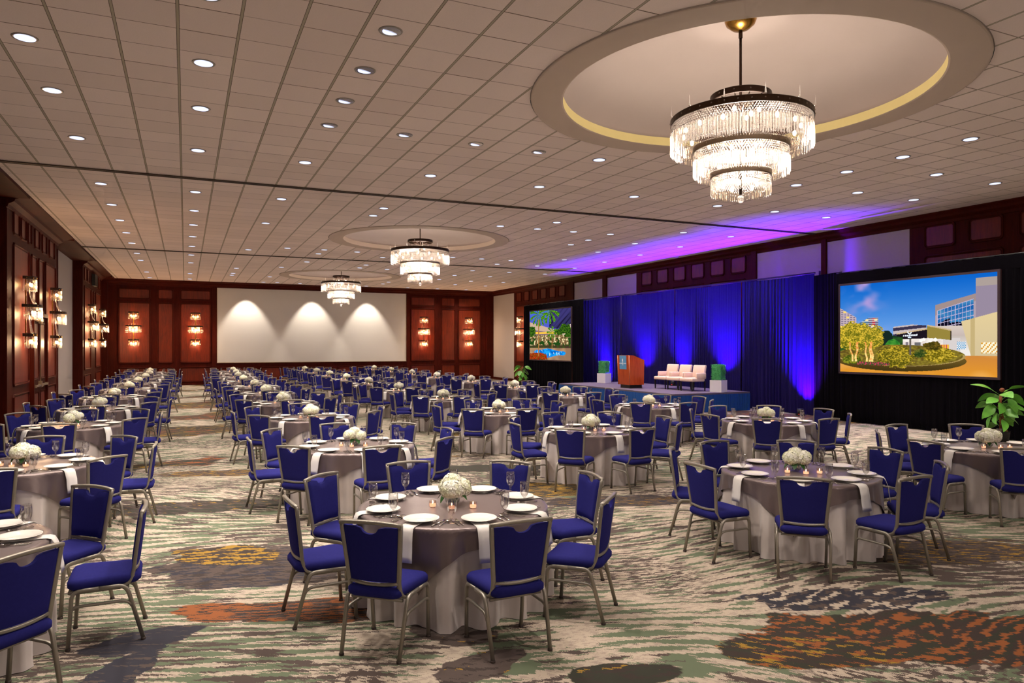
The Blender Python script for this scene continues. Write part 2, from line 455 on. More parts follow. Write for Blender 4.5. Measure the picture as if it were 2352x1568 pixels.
# --- left wall (sections measured along the wall)
ZP = ZC
def quad(name, pts, m, kind='structure', parent=None):
    o = MB().add(pts, [(0, 1, 2, 3)], False).build(name, m, parent)
    if parent is None: tag(o, kind=kind)
    return o
def box_o(name, c, d, m, parent=None, kind='structure'):
    o = MB().box(c, d).build(name, m, parent)
    if parent is None and kind: tag(o, kind=kind)
    return o
XLr = -4.05      # the recesses
p1 = []
for (a, c) in ((20.15, 20.85), (21.0, 21.65), (21.85, 22.3), (22.75, 23.45), (23.85, 24.55), (25.0, 25.9)): p1.append((a, c, 4.7, 5.3))
p1 += [(20.15, 22.0, 1.1, 4.52), (24.35, 26.1, 1.1, 4.52), (20.15, 22.0, .18, .92), (24.35, 26.1, .18, .92), (22.3, 23.1, 3.05, 4.5), (23.3, 24.1, 3.05, 4.5)]
w_l = panel_wall('wall_left', PL(XL), 19.57, 26.45, 0, 5.5, p1, False)
quad('wall_left_return', [(XL, 26.45, 0), (XLr, 26.45, 0), (XLr, 26.45, 5.5), (XL, 26.45, 5.5)], M['wood'], parent=w_l)
quad('wall_left_return', [(XL, 19.57, 0), (XLr, 19.57, 0), (XLr, 19.57, 5.5), (XL, 19.57, 5.5)], M['wood_dark'], parent=w_l)
p2 = []
for (a, c) in ((33.1, 33.9), (34.1, 34.9), (37.0, 37.8), (38.0, 38.9)): p2.append((a, c, 4.7, 5.3))
p2 += [(33.1, 35.2, 1.1, 4.52), (37.0, 39.1, 1.1, 4.52), (33.1, 35.2, .18, .92), (37.0, 39.1, .18, .92), (35.4, 36.0, 3.05, 4.5), (36.2, 36.8, 3.05, 4.5)]
w_l2 = panel_wall('wall_left_far', PL(XL), 32.75, 39.5, 0, 5.5, p2, False)
quad('wall_left_return', [(XLr, 32.75, 0), (XL, 32.75, 0), (XL, 32.75, 5.5), (XLr, 32.75, 5.5)], M['wood_dark'], parent=w_l2)
quad('wall_left_return', [(XL, 39.5, 0), (XLr, 39.5, 0), (XLr, 39.5, 5.5), (XL, 39.5, 5.5)], M['wood_dark'], parent=w_l2)
box_o('wall_speaker', (XL + .08, 36.1, 4.95), (.12, 1.0, .5), M['black'], kind=None)
tag(bpy.data.objects['wall_speaker'], 'black speaker box fixed high among the far left wall panels', 'speaker')
# recess between: white jamb strip, tan strip and grey fabric panel
box_o('trim_3', (XLr + .06, 26.75, 2.7), (.12, .22, 5.4), M['fabric_wall'])
quad('wall_left_fabric', [(XLr, 26.9, 0), (XLr, 32.75, 0), (XLr, 32.75, 5.5), (XLr, 26.9, 5.5)], M['fabric_wall'])
box_o('trim_4', (XLr + .04, 28.75, 2.7), (.06, .12, 5.4), M['wood_dark'])
quad('wall_left_near', [(XLr, YF, 0), (XLr, 19.57, 0), (XLr, 19.57, 5.5), (XLr, YF, 5.5)], M['wood_dark'])
quad('wall_left_corner', [(XLr, 39.5, 0), (XLr, YB, 0), (XLr, YB, 5.5), (XLr, 39.5, 5.5)], M['wood_dark'])
def cornice(name, u0, u1, ax, wall, edge):
    b = MB(); b.smooth = False
    s = 1 if edge > wall else -1
    prof = [(wall, 5.22), (wall + s * .03, 5.23), (wall + s * .05, 5.30), (wall + s * .16, 5.36), (wall + s * .18, 5.42), (edge - s * .02, 5.47), (edge, 5.48), (edge, ZC + .01)]
    rings = []
    for u in (u0, u1): rings.append([(p, u, z) if ax == 'x' else (u, p, z) for (p, z) in prof])
    b.loft(rings, False)
    for rg in rings: b.add(rg + [(wall, rg[0][1], ZC + .01) if ax == 'x' else (rg[0][0], wall, ZC + .01)], [tuple(range(len(rg) + 1))], False)
    o = b.build(name, M['wood_dark']); tag(o, kind='structure')
cornice('cornice_left', 19.45, 26.55, 'x', XL, XL + .46)
cornice('cornice_left_far', 32.6, 39.6, 'x', XL, XL + .46)
for i, (a, c) in enumerate(((YF, 19.45), (26.55, 32.6), (39.6, YB))):
    b = MB(); b.box(((XLr + XL + .46) / 2, (a + c) / 2, 5.47), (XL + .46 - XLr, c - a, .07)); tag(b.build('soffit_beam', M['wood_dark']), kind='structure')
# --- the double door in the left wall
d = empty('door_1', (XL, 23.2, 0)); tag(d, kind='structure')
for s in (-1, 1):
    b = MB(); b.smooth = False
    Pd = lambda u, v, o: (o, u, v)
    y0, y1 = (-.96, -.01) if s < 0 else (.01, .96)
    b.mat = 1; b.box((.02, (y0 + y1) / 2, 1.43), (.05, y1 - y0, 2.84))
    Pe = lambda u, v, o: (.046 + o, u, v)
    frame_panel(b, Pe, y0 + .12, y1 - .12, 1.15, 2.72, .06, .02, .08); frame_panel(b, Pe, y0 + .12, y1 - .12, .15, .85, .06, .02, .08)
    leaf = b.build('door_leaf', [M['wood'], M['wood_dark']], d)
    h = MB(); h.box((.10, (y0 + y1) / 2, 1.0), (.05, .86, .045)); h.box((.085, y0 * .5 + y1 * .5 + s * -.40, 1.0), (.09, .12, .09)); h.box((.085, (y0 + y1) / 2 + s * .40, 1.0), (.09, .08, .08))
    h.build('panic_bar', M['pale_metal'], d)
b = MB(); b.sweep([(.09, -.06, .98), (.09, -.06, 2.72)], .022, .022); b.box((.085, -.06, 2.74), (.07, .10, .10)); b.box((.085, -.06, 1.03), (.08, .10, .16))
b.build('latch_rod', M['pale_metal'], d)
b = MB(); b.box((.05, 0, 2.92), (.11, 2.1, .10)); b.box((.05, -1.02, 1.45), (.11, .10, 2.9)); b.box((.05, 1.02, 1.45), (.11, .10, 2.9)); b.build('door_frame', M['wood_dark'], d)
b = MB(); b.box((.12, -.35, 2.76), (.10, .42, .06)); b.build('door_closer', M['pale_metal'], d)
# --- back wall
SX0, SX1 = x_on(498, YB), x_on(933, YB)
pb = []
def bcol(pa, pc):
    a, c = x_on(pa, YB), x_on(pc, YB)
    return [(a, c, 1.17, 4.36), (a, c, 4.5, 5.08), (a, c, .16, .97)]
for (a, c) in ((271, 346), (361, 399), (413, 485), (943, 1000), (1013, 1046), (1052, 1104)): pb += bcol(a, c)
for k in range(5):
    w = (SX1 - SX0) / 5
    pb.append((SX0 + w * k + .12, SX0 + w * (k + 1) - .12, .16, .93))
w_b = panel_wall('wall_back', PB(YB), XLr, XR + .2, 0, 5.5, pb, False)
for (a, c) in ((XLr, XR),):
    cornice('cornice_back', a, c, 'y', YB, YB - .5)
b = MB(); b.box(((XLr + XR) / 2, YB - .03, .07), (XR - XLr, .05, .14)); tag(b.build('baseboard_back', M['wood_dark']), kind='structure')
b = MB(); b.box((XLr + .2, YB - .1, 2.7), (.5, .2, 5.4)); b.box((SX0 - .12, YB - .02, 2.7), (.22, .05, 5.3)); b.box((SX1 + .12, YB - .02, 2.7), (.22, .05, 5.3))
b.box((XR - .2, YB - .06, 2.7), (.5, .14, 5.4)); tag(b.build('trim_5', M['wood_dark']), kind='structure')
def screen_back():
    o = empty('wall_screen', ((SX0 + SX1) / 2, YB - .02, 0))
    tag(o, 'wide blank cream projection panel set into the back wall', 'screen')
    hw = (SX1 - SX0) / 2 - .02
    MB().box((0, 0, (1.19 + 5.22) / 2), (2 * hw, .03, 5.22 - 1.19)).build('screen_surface', simple('cream_screen', (206, 196, 184), .9, 0, .02, 60), o)
    b = MB()
    b.box((0, -.012, 1.18), (2 * hw + .04, .03, .03)); b.box((-hw, -.012, 3.2), (.03, .03, 4.03)); b.box((hw, -.012, 3.2), (.03, .03, 4.03))
    b.build('edge_strip', simple('edge_strip', (178, 150, 122), .6), o)
screen_back()
# --- right wall, above the drapes
def rcols(y0, y1, n):
    w = (y1 - y0) / n; out = []
    for k in range(n):
        a, c = y0 + w * k + .16, y0 + w * (k + 1) - .16
        out.append((a, c, 4.62, 5.25))
    for k in range(n // 2): out.append((y0 + 2 * w * k + .16, y0 + 2 * w * (k + 1) - .16, 1.15, 4.45))
    for k in range(n // 2): out.append((y0 + 2 * w * k + .16, y0 + 2 * w * (k + 1) - .16, .18, .93))
    return out
panel_wall('wall_right', PR(XR), YF, 13.0, 0, 5.4, rcols(1.0, 12.75, 10), True)
panel_wall('wall_right_middle', PR(XR), 18.85, 25.8, 0, 5.4, rcols(19.0, 25.6, 6), True)
panel_wall('wall_right_far', PR(XR), 31.8, 38.44, 0, 5.4, rcols(32.0, 38.3, 6), True)
for (a, c) in ((13.0, 15.7), (15.88, 18.62), (25.8, 28.12), (28.46, 31.2), (38.44, YB)):
    b = MB(); b.box((XR + .02, (a + c) / 2, 2.66), (.06, c - a, 5.32)); tag(b.build('wall_right_fabric', M['fabric_wall']), kind='structure')
for (a, c) in ((15.7, 15.88), (18.62, 18.85), (28.12, 28.46), (31.2, 31.8)):
    b = MB(); b.box((XR - .03, (a + c) / 2, 2.7), (.10, c - a, 5.4)); tag(b.build('wall_right_post', M['wood_dark']), kind='structure')
cornice('cornice_right', YF, YB, 'x', XR, XR - .25)
b = MB(); b.box((XR - .03, (YF + YB) / 2, .07), (.05, YB - YF, .14)); tag(b.build('baseboard_right', M['wood_dark']), kind='structure')
# --- the wall behind the viewer
quad('wall_front', [(XLr, YF, 0), (XR + .2, YF, 0), (XR + .2, YF, 5.6), (XLr, YF, 5.6)], M['wood'])
# ================================================================ banquet chair (faces +Y, origin under the seat)
def chair_parts():
    out = []
    def rbox(w0, w1, d, h, r, zc, n=5):
        # rounded cushion: stacked rounded outlines, wider at the front
        rings = []
        prof = [(-.5, .10), (-.42, .02), (-.2, 0), (.15, 0), (.36, .012), (.47, .035), (.5, .075)]
        for (z, ins) in prof:
            ring = []
            for (sx, sy) in ((1, 1), (-1, 1), (-1, -1), (1, -1)):
                hw = (w1 if sy > 0 else w0) / 2 - ins; hd = d / 2 - ins
                rr = max(r - ins * .5, .02)
                a0 = {(1, 1): 0, (-1, 1): PI / 2, (-1, -1): PI, (1, -1): 1.5 * PI}[(sx, sy)]
                for k in range(n + 1):
                    a = a0 + PI / 2 * k / n
                    ring.append((sx * (hw - rr) + rr * math.cos(a), sy * (hd - rr) + rr * math.sin(a), zc + z * h))
            rings.append(ring)
        return MB().loft(rings, True)
    s = rbox(.40, .465, .45, .085, .07, .432)
    out.append(('seat', s, M['blue'], None))
    # upholstered back panel
    b = MB(); zs = 14; nx = 24
    lean = lambda z: -.178 - .052 * ((z - .46) / .43) ** 1.1
    hw = lambda z: .168 + .034 * ((z - .5) / .37)
    def top(x):
        a = abs(x)
        t = .874 - .004 * (a / .2) ** 2
        if a < .068: t -= .050 * math.sqrt(max(0, 1 - (a / .068) ** 2))
        elif a < .12: t -= .012 * (1 - (a - .068) / .052) ** 2
        return t
    xs = [-1 + 2 * i / nx for i in range(nx + 1)]
    def grid(off, puff):
        vs = []
        for i in range(zs + 1):
            for u in xs:
                x0 = u * .2
                zt = top(x0); z = .502 + (zt - .502) * i / zs
                x = u * hw(z)
                e = min(1, (1 - abs(u)) * 7) * min(1, i / 2.0, (zs - i) / 1.6 + .25)
                curve = -.020 * (1 - u * u)
                vs.append((x, lean(z) + curve + off + puff * math.sqrt(max(0, e)), z))
        return vs
    n1 = nx + 1
    fr = grid(.006, .022); bk = grid(-.006, -.006)
    fs = []
    for i in range(zs):
        for j in range(nx):
            a = i * n1 + j; fs.append((a + 1, a, a + n1, a + n1 + 1))
    b.add(fr, fs, True); b.add(bk, [tuple(reversed(q)) for q in fs], True)
    rim = [j for j in range(n1)] + [i * n1 + nx for i in range(1, zs + 1)] + [zs * n1 + j for j in range(nx - 1, -1, -1)] + [i * n1 for i in range(zs - 1, 0, -1)]
    N = len(fr); m = len(rim)
    b.add([fr[k] for k in rim] + [bk[k] for k in rim], [(k, (k + 1) % m, (k + 1) % m + m, k + m) for k in range(m)], True)
    out.append(('backrest', b, M['blue'], None))
    # frame of the back: two uprights that run down and forward into the seat rails, top rail, lower cross rail
    b = MB()
    for sx in (-1, 1):
        pts = [(sx * (hw(z) + .014), lean(z), z) for z in (.893, .85, .78, .7, .62, .56, .50)]
        pts += [Vector(p) for p in bez((sx * .182, -.176, .47), (sx * .186, -.165, .385), (sx * .195, -.08, .384), 6)]
        b.sweep(pts, .024, .030, (sx, 0, .001))
    b.sweep([(u * (hw(.89) + .024), lean(.89) - .020 * (1 - u * u), .889 + .014 * (1 - u * u)) for u in [-1 + 2 * k / 10 for k in range(11)]], .030, .026, (0, 0, 1))
    b.sweep([(u * (hw(.5) + .01), lean(.5) - .018 * (1 - u * u), .494 - .012 * (1 - u * u)) for u in [-1 + 2 * k / 8 for k in range(9)]], .022, .022, (0, 0, 1))
    out.append(('back_frame', b, M['steel'], None))
    b = MB()
    for sx in (-1, 1): b.sweep([(sx * .196, -.10, .381), (sx * .206, .205, .383)], .022, .022)
    b.sweep([(-.206, .205, .383), (.206, .205, .383)], .022, .022); b.sweep([(-.19, -.14, .372), (.19, -.14, .372)], .02, .02)
    out.append(('seat_frame', b, M['steel'], None))
    for sx in (-1, 1):
        x = sx * .222
        b = MB(); b.sweep([(sx * .216, .214, .012), (x, .196, .30)] + bez((x, .193, .345), (x, .188, .398), (x, .13, .398), 5) + [(x, .03, .398)], .026, .024, (sx, 0, .01))
        b.mat = 1; b.lathe([(.017, 0), (.017, .016), (.014, .016)], 10, (sx * .216, .214, 0)); out.append(('leg', b, [M['steel'], M['rubber']], None))
        b = MB(); b.sweep([(x, .03, .398), (x, -.06, .398)] + bez((x, -.09, .398), (x, -.135, .396), (x, -.152, .34), 5) + [(sx * .212, -.24, .012)], .026, .024, (sx, 0, .01))
        b.mat = 1; b.lathe([(.017, 0), (.017, .016), (.014, .016)], 10, (sx * .212, -.24, 0)); out.append(('leg', b, [M['steel'], M['rubber']], None))
        b = MB(); b.sweep(bez((x, .20, .245), (x, .194, .29), (x, .15, .292), 4) + bez((x, -.10, .292), (x, -.155, .290), (x, -.17, .25), 4), .018, .020, (sx, 0, .01)); out.append(('stretcher', b, M['steel'], None))
    return out
CP = chair_parts()
CHAIR_MESH = [(n, b.mesh(n, m), lab) for (n, b, m, lab) in CP]
def far_chair_mesh():
    a = MB()
    for (n, b, m, lab) in CP: a.merge(b, 0 if n in ('seat', 'backrest') else 1)
    return a.mesh('banquet_chair', [M['blue'], M['steel']])
CHAIR_FAR = far_chair_mesh()
def chair(x, y, rz, far, label, group):
    if far: o = put('banquet_chair', CHAIR_FAR, None, (x, y, 0), rz)
    else:
        o = empty('banquet_chair', (x, y, 0), rz)
        for (n, me, lab) in CHAIR_MESH: put(n, me, o)
    return tag(o, label, 'chair', group)
# ================================================================ table dressing
TR, TZ = .765, .735
def folds(seed):
    r = random.Random(seed)
    ks = [(r.randint(15, 19), r.uniform(0, 6.3), .6), (r.randint(24, 29), r.uniform(0, 6.3), .3), (r.randint(5, 7), r.uniform(0, 6.3), .3), (r.randint(9, 11), r.uniform(0, 6.3), .3)]
    return lambda a: max(-1.1, min(1.1, 1.25 * sum(w * math.sin(k * a + p + .5 * math.sin(3 * a + p)) for (k, p, w) in ks)))
def r_under(a, t, F):       # radius of the skirt at a fraction t of the drop
    f = F(a)
    return TR + .004 + (.062 if f > 0 else .078) * f * min(1, t * 1.35)
def undercloth(seed):
    F = folds(seed); b = MB(); n = 288
    rings = [[(r * math.cos(2 * PI * k / n), r * math.sin(2 * PI * k / n), TZ) for k in range(n)] for r in (.001, .5, .74)]
    rings.append([((TR) * math.cos(2 * PI * k / n), TR * math.sin(2 * PI * k / n), TZ - .003) for k in range(n)])
    for i in range(1, 17):
        t = i / 16; ring = []
        for k in range(n):
            a = 2 * PI * k / n; r = r_under(a, t, F)
            z = TZ * (1 - t) + .004
            if t > .93: r += .004 * (t - .93) / .07 * (1 + math.sin(7 * a + seed))
            ring.append((r * math.cos(a), r * math.sin(a), z))
        rings.append(ring)
    b.loft(rings, True, False, False)
    return b.mesh('floor_length_cloth', M['cloth'])
def overlay(seed):
    F = folds(seed); b = MB(); N = 72; h = .914; zt = TZ + .004
    rr = random.Random(seed)
    vs = []
    for i in range(N + 1):
        for j in range(N + 1):
            u = -h + 2 * h * i / N; v = -h + 2 * h * j / N
            r = math.hypot(u, v); a = math.atan2(v, u)
            if r <= TR:
                z = zt + .0015 * math.sin(9 * u + seed) * math.sin(7 * v)
                vs.append((u, v, z))
            else:
                d = r - TR; e = .022
                if d < e * 1.57:
                    q = d / e; rad = TR + e * math.sin(q) * .6; z = zt - e * (1 - math.cos(q))
                    rad += .008
                else:
                    dz = e + (d - e * 1.57) * .985; z = zt - dz
                    t = min(1, dz / TZ)
                    rad = r_under(a, t, F) + .010 + .012 * min(1, dz * 5)
                vs.append((rad * math.cos(a), rad * math.sin(a), z))
    fs = []
    for i in range(N):
        for j in range(N):
            k = i * (N + 1) + j; fs.append((k, k + N + 1, k + N + 2, k + 1))
    b.add(vs, fs, True)
    # stitched hem
    return b.mesh('satin_overlay', M['overlay'])
UNDER = [undercloth(s) for s in (3, 8, 14, 21)]
OVER = [overlay(s) for s in (3, 8, 14, 21)]
TOP_ME = MB().lathe([(.001, TZ - .03), (.70, TZ - .03), (.74, TZ - .03), (.74, TZ - .004), (.001, TZ - .004)], 48).mesh('tabletop', simple('plywood_top', (120, 90, 60), .6))
ZTOP = TZ + .0055
# plate
PLATE = MB().lathe([(.001, .0), (.075, .0), (.08, .004), (.118, .015), (.136, .021), (.1365, .0235), (.134, .024), (.116, .018), (.082, .0075), (.078, .006), (.001, .0065)], 40).mesh('dinner_plate', M['china'])
def goblet_mesh():
    prof = [(.001, .0), (.034, .001), (.036, .003), (.02, .008), (.0075, .016), (.0065, .03), (.009, .045), (.0075, .055), (.012, .062), (.026, .078), (.0345, .10), (.0375, .13), (.0365, .165), (.0345, .19), (.0335, .19), (.0355, .165), (.0365, .13), (.033, .101), (.024, .08), (.001, .068)]
    return MB().lathe(prof, 20).mesh('water_goblet', M['glass'])
GOBLET = goblet_mesh()
def napkin_mesh(seed):
    r = random.Random(seed); b = MB()
    # local: +x is out over the table edge, from under the plate
    path = [(-.10, .0), (0, .0), (.085, .001), (.14, .002), (.172, .001), (.198, -.008), (.214, -.035)]
    out = .246 + r.uniform(-.005, .012)
    path += [(out - .018, -.10), (out - .012, -.17), (out - .004, -.205), (out, -.238 - r.uniform(0, .01))]
    w = .058; sk = r.uniform(-.012, .02)
    rings = []
    for i, (x, z) in enumerate(path):
        sh = sk * max(0, i - 5) / 5
        rings.append([(x, -w + sh, z), (x, -w * .3 + sh, z + .001), (x, w * .4 + sh, z), (x, w + sh, z)])
    n = len(rings)
    top = rings; bot = [[(p[0] - .003 if k > 4 else p[0], p[1], p[2] - (.002 if k <= 4 else .0)) for p in rg] for k, rg in enumerate(rings)]
    loops = [tp + list(reversed(bt)) for tp, bt in zip(top, bot)]
    b.loft(loops, True)
    return b.mesh('folded_napkin', M['napkin'])
NAPKIN = [napkin_mesh(k) for k in range(3)]
def fork_mesh():
    b = MB()
    b.sweep([(0, -.095, .004), (0, -.05, .005), (0, .0, .006), (0, .028, .007)], .009, .003, n=4)
    b.box((0, .042, .009), (.022, .03, .003))
    for k in (-1.5, -.5, .5, 1.5): b.sweep([(k * .0058, .056, .009), (k * .0058, .075, .013), (k * .0056, .095, .012)], .0032, .0025, n=4)
    b.smooth = False
    return b.mesh('dinner_fork', M['cutlery'])
def knife_mesh():
    b = MB(); b.sweep([(0, -.11, .005), (0, -.03, .006)], .010, .006); b.sweep([(0, -.03, .005), (0.002, .06, .005), (.004, .112, .004)], .017, .002, n=4)
    return b.mesh('table_knife', M['cutlery'])
def spoon_mesh():
    b = MB(); b.sweep([(0, -.095, .004), (0, -.03, .005), (0, .04, .007)], .008, .003, n=4)
    b.sphere((0, .066, .008), .018, 10, 6, .3); b.v = [(x, (y - .066) * 1.4 + .066 if y > .045 else y, z) for (x, y, z) in b.v]
    return b.mesh('teaspoon', M['cutlery'])
FORK, KNIFE, SPOON = fork_mesh(), knife_mesh(), spoon_mesh()
# votive
V_CUP = MB().lathe([(.001, .0), (.022, .0), (.029, .01), (.031, .03), (.029, .056), (.0275, .056), (.029, .03), (.027, .012), (.001, .008)], 18).mesh('glass_cup', thin_glass('votive_glass', (1, .93, .88), .05, 1.45, .06, .6))
V_WAX = MB().lathe([(.001, .009), (.026, .009), (.027, .028), (.001, .03)], 16).mesh('wax', M['wax'])
V_FL = MB().lathe([(.001, .031), (.004, .036), (.0055, .042), (.003, .05), (.001, .056)], 8).mesh('flame', M['flame'])
# hydrangea centrepiece
def head_mesh(seed, r=.085):
    rr = random.Random(seed); b = MB(); b.smooth = False
    n = 190
    for i in range(n):
        z = 1 - 1.75 * (i + .5) / n; a = i * 2.399963
        s = math.sqrt(max(0, 1 - z * z)); d = Vector((s * math.cos(a), s * math.sin(a), z))
        d = (d + Vector((rr.uniform(-.08, .08), rr.uniform(-.08, .08), rr.uniform(-.08, .08)))).normalized()
        p = d * r * rr.uniform(.92, 1.04); p.z *= .86
        t1 = d.cross(Vector((.3, .2, .9))).normalized(); t2 = d.cross(t1)
        a0 = rr.uniform(0, 6.3); q = r * .175
        for k in range(4):
            an = a0 + k * PI / 2
            e = t1 * math.cos(an) + t2 * math.sin(an); f = t1 * -math.sin(an) + t2 * math.cos(an)
            tip = rr.uniform(-.1, .35)
            b.add([p, p + e * q * .62 + f * q * .5 + d * q * .1, p + e * q * 1.15 + d * q * tip, p + e * q * .62 - f * q * .5 + d * q * .1], [(0, 1, 2, 3)])
    c = MB(); c.sphere((0, 0, 0), r * .9, 14, 10, .84); b.merge(c, 0)
    return b.mesh('hydrangea_head', M['petal'])
HEADS = [head_mesh(k, .089) for k in range(3)]
def vase_mesh():
    b = MB(); b.lathe([(.001, .0), (.035, .0), (.058, .02), (.068, .05), (.062, .085), (.052, .105), (.0505, .105), (.060, .085), (.066, .05), (.056, .022), (.001, .006)], 24)
    return b.mesh('glass_vase', thin_glass('vase_glass', (.86, .9, .88), .04, 1.5, .14, .8))
VASE = vase_mesh()
def stems_mesh():
    b = MB()
    for k in range(7):
        a = k * .9; b.sweep([(.03 * math.cos(a), .03 * math.sin(a), .02), (.012 * math.cos(a + 1), .012 * math.sin(a + 1), .11)], .007, .007, n=6)
    return b.mesh('stems', M['stem'])
STEMS = stems_mesh()
def leaf_shape(L, W, droop=.3, n=8, fold=.15):
    vs = []; fs = []
    for i in range(n + 1):
        t = i / n; w = W / 2 * math.sin(PI * min(1, t * .96 + .03)) ** .8 * (1 - .25 * t)
        y = L * t; z = -droop * L * t * t
        vs += [(-w, y, z + fold * w), (0, y, z), (w, y, z + fold * w)]
    for i in range(n):
        a = 3 * i; fs += [(a, a + 1, a + 4, a + 3), (a + 1, a + 2, a + 5, a + 4)]
    return vs, fs
def cp_leaf_mesh():
    b = MB(); rr = random.Random(4)
    for k in range(6):
        a = k * 1.05 + rr.uniform(-.2, .2); vs, fs = leaf_shape(.10, .065, .45)
        Mx = Matrix.Rotation(a, 4, 'Z') @ Matrix.Translation((0, .05, .105)) @ Matrix.Rotation(R(rr.uniform(-30, 15)), 4, 'X')
        b.add([tuple(Mx @ Vector(p)) for p in vs], fs)
    return b.mesh('leaves', M['leaf'])
CPL = cp_leaf_mesh()
# ================================================================ tables of the hall
ORD = ['first', 'second', 'third', 'fourth', 'fifth', 'sixth', 'seventh', 'eighth', 'ninth', 'tenth']
COLN = ['left-wall', 'aisle-side', 'middle', 'stage-side']
FL = [
 [None, (47, 1040), (168, 957), (229.6, 922.7), (262, 899), (297, 882.5), (317.6, 869), (333, 859), (342.5, 853), (345, 846)],
 [None, (815, 1000), (712, 941.5), (650, 911), (611, 891.5), (585.5, 876), (559, 865), (547, 857), (543, 849), (536, 845)],
 [None, (1361, 968), (1146, 930), (1019, 904), (918, 887), (848, 874), (795, 861.5), (757.7, 855.7), (727.7, 848.7), (701.5, 845.5)],
 [(2275, 1004), (1763, 949), (1495, 918), (1301, 898), (1182, 883), (1084, 871), (1002, 860), (947, 855), (898, 848), (860, 843)]]
FIX = {(0, 0): (-1.63, 5.85), (1, 0): (2.03, 5.6), (2, 0): (5.88, 5.57)}
def table_xy(c, r):
    if (c, r) in FIX: return FIX[(c, r)]
    px, py = FL[c][r]
    yr = 5.6 + 3.83 * r
    if r <= 4:
        x, y = at(px, py, .872); k = max(0, (r - 1)) / 5
        y = y * (1 - k) + yr * k
    else: y = yr
    return x_on(px, y), y
A8 = {0: 'near', 1: 'near right', 2: 'right', 3: 'far right', 4: 'far', 5: 'far left', 6: 'left', 7: 'near left'}
B8 = {0: 'near-right corner', 1: 'right-near corner', 2: 'right-far corner', 3: 'far-right corner', 4: 'far-left corner', 5: 'left-far corner', 6: 'left-near corner', 7: 'near-left corner'}
def seat_names(x, y):
    # seats every 45 degrees of the room; how each reads from the front of the hall
    view = math.atan2(-y, -x)                   # towards the viewer
    offs = [((R(45 * k) - view + PI) % (2 * PI) - PI) for k in range(8)]
    best = min(abs(o) for o in offs)
    names = []
    for o in offs:
        d = math.degrees(o) % 360               # counter-clockwise = to the viewer's right
        if best < R(13): names.append(A8[int(round(d / 45)) % 8] + ' side')
        else: names.append(B8[int(d // 45) % 8])
    if len(set(names)) < 8: names = [A8[int(((math.degrees(o) % 360) + 22.5) // 45) % 8] + ' side' for o in offs]
    return names
FAR_FORKS = MB()
def far_setting(x, y, a):
    for lat, L, w in ((-.175, .17, .018), (-.2, .17, .018), (.165, .2, .014), (.19, .16, .02)):
        ca, sa = math.cos(a), math.sin(a)
        cx, cy = x + .6 * ca - lat * sa, y + .6 * sa + lat * ca
        FAR_FORKS.box((cx, cy, ZTOP + .003), (L, w, .004), a)
n_set = 0
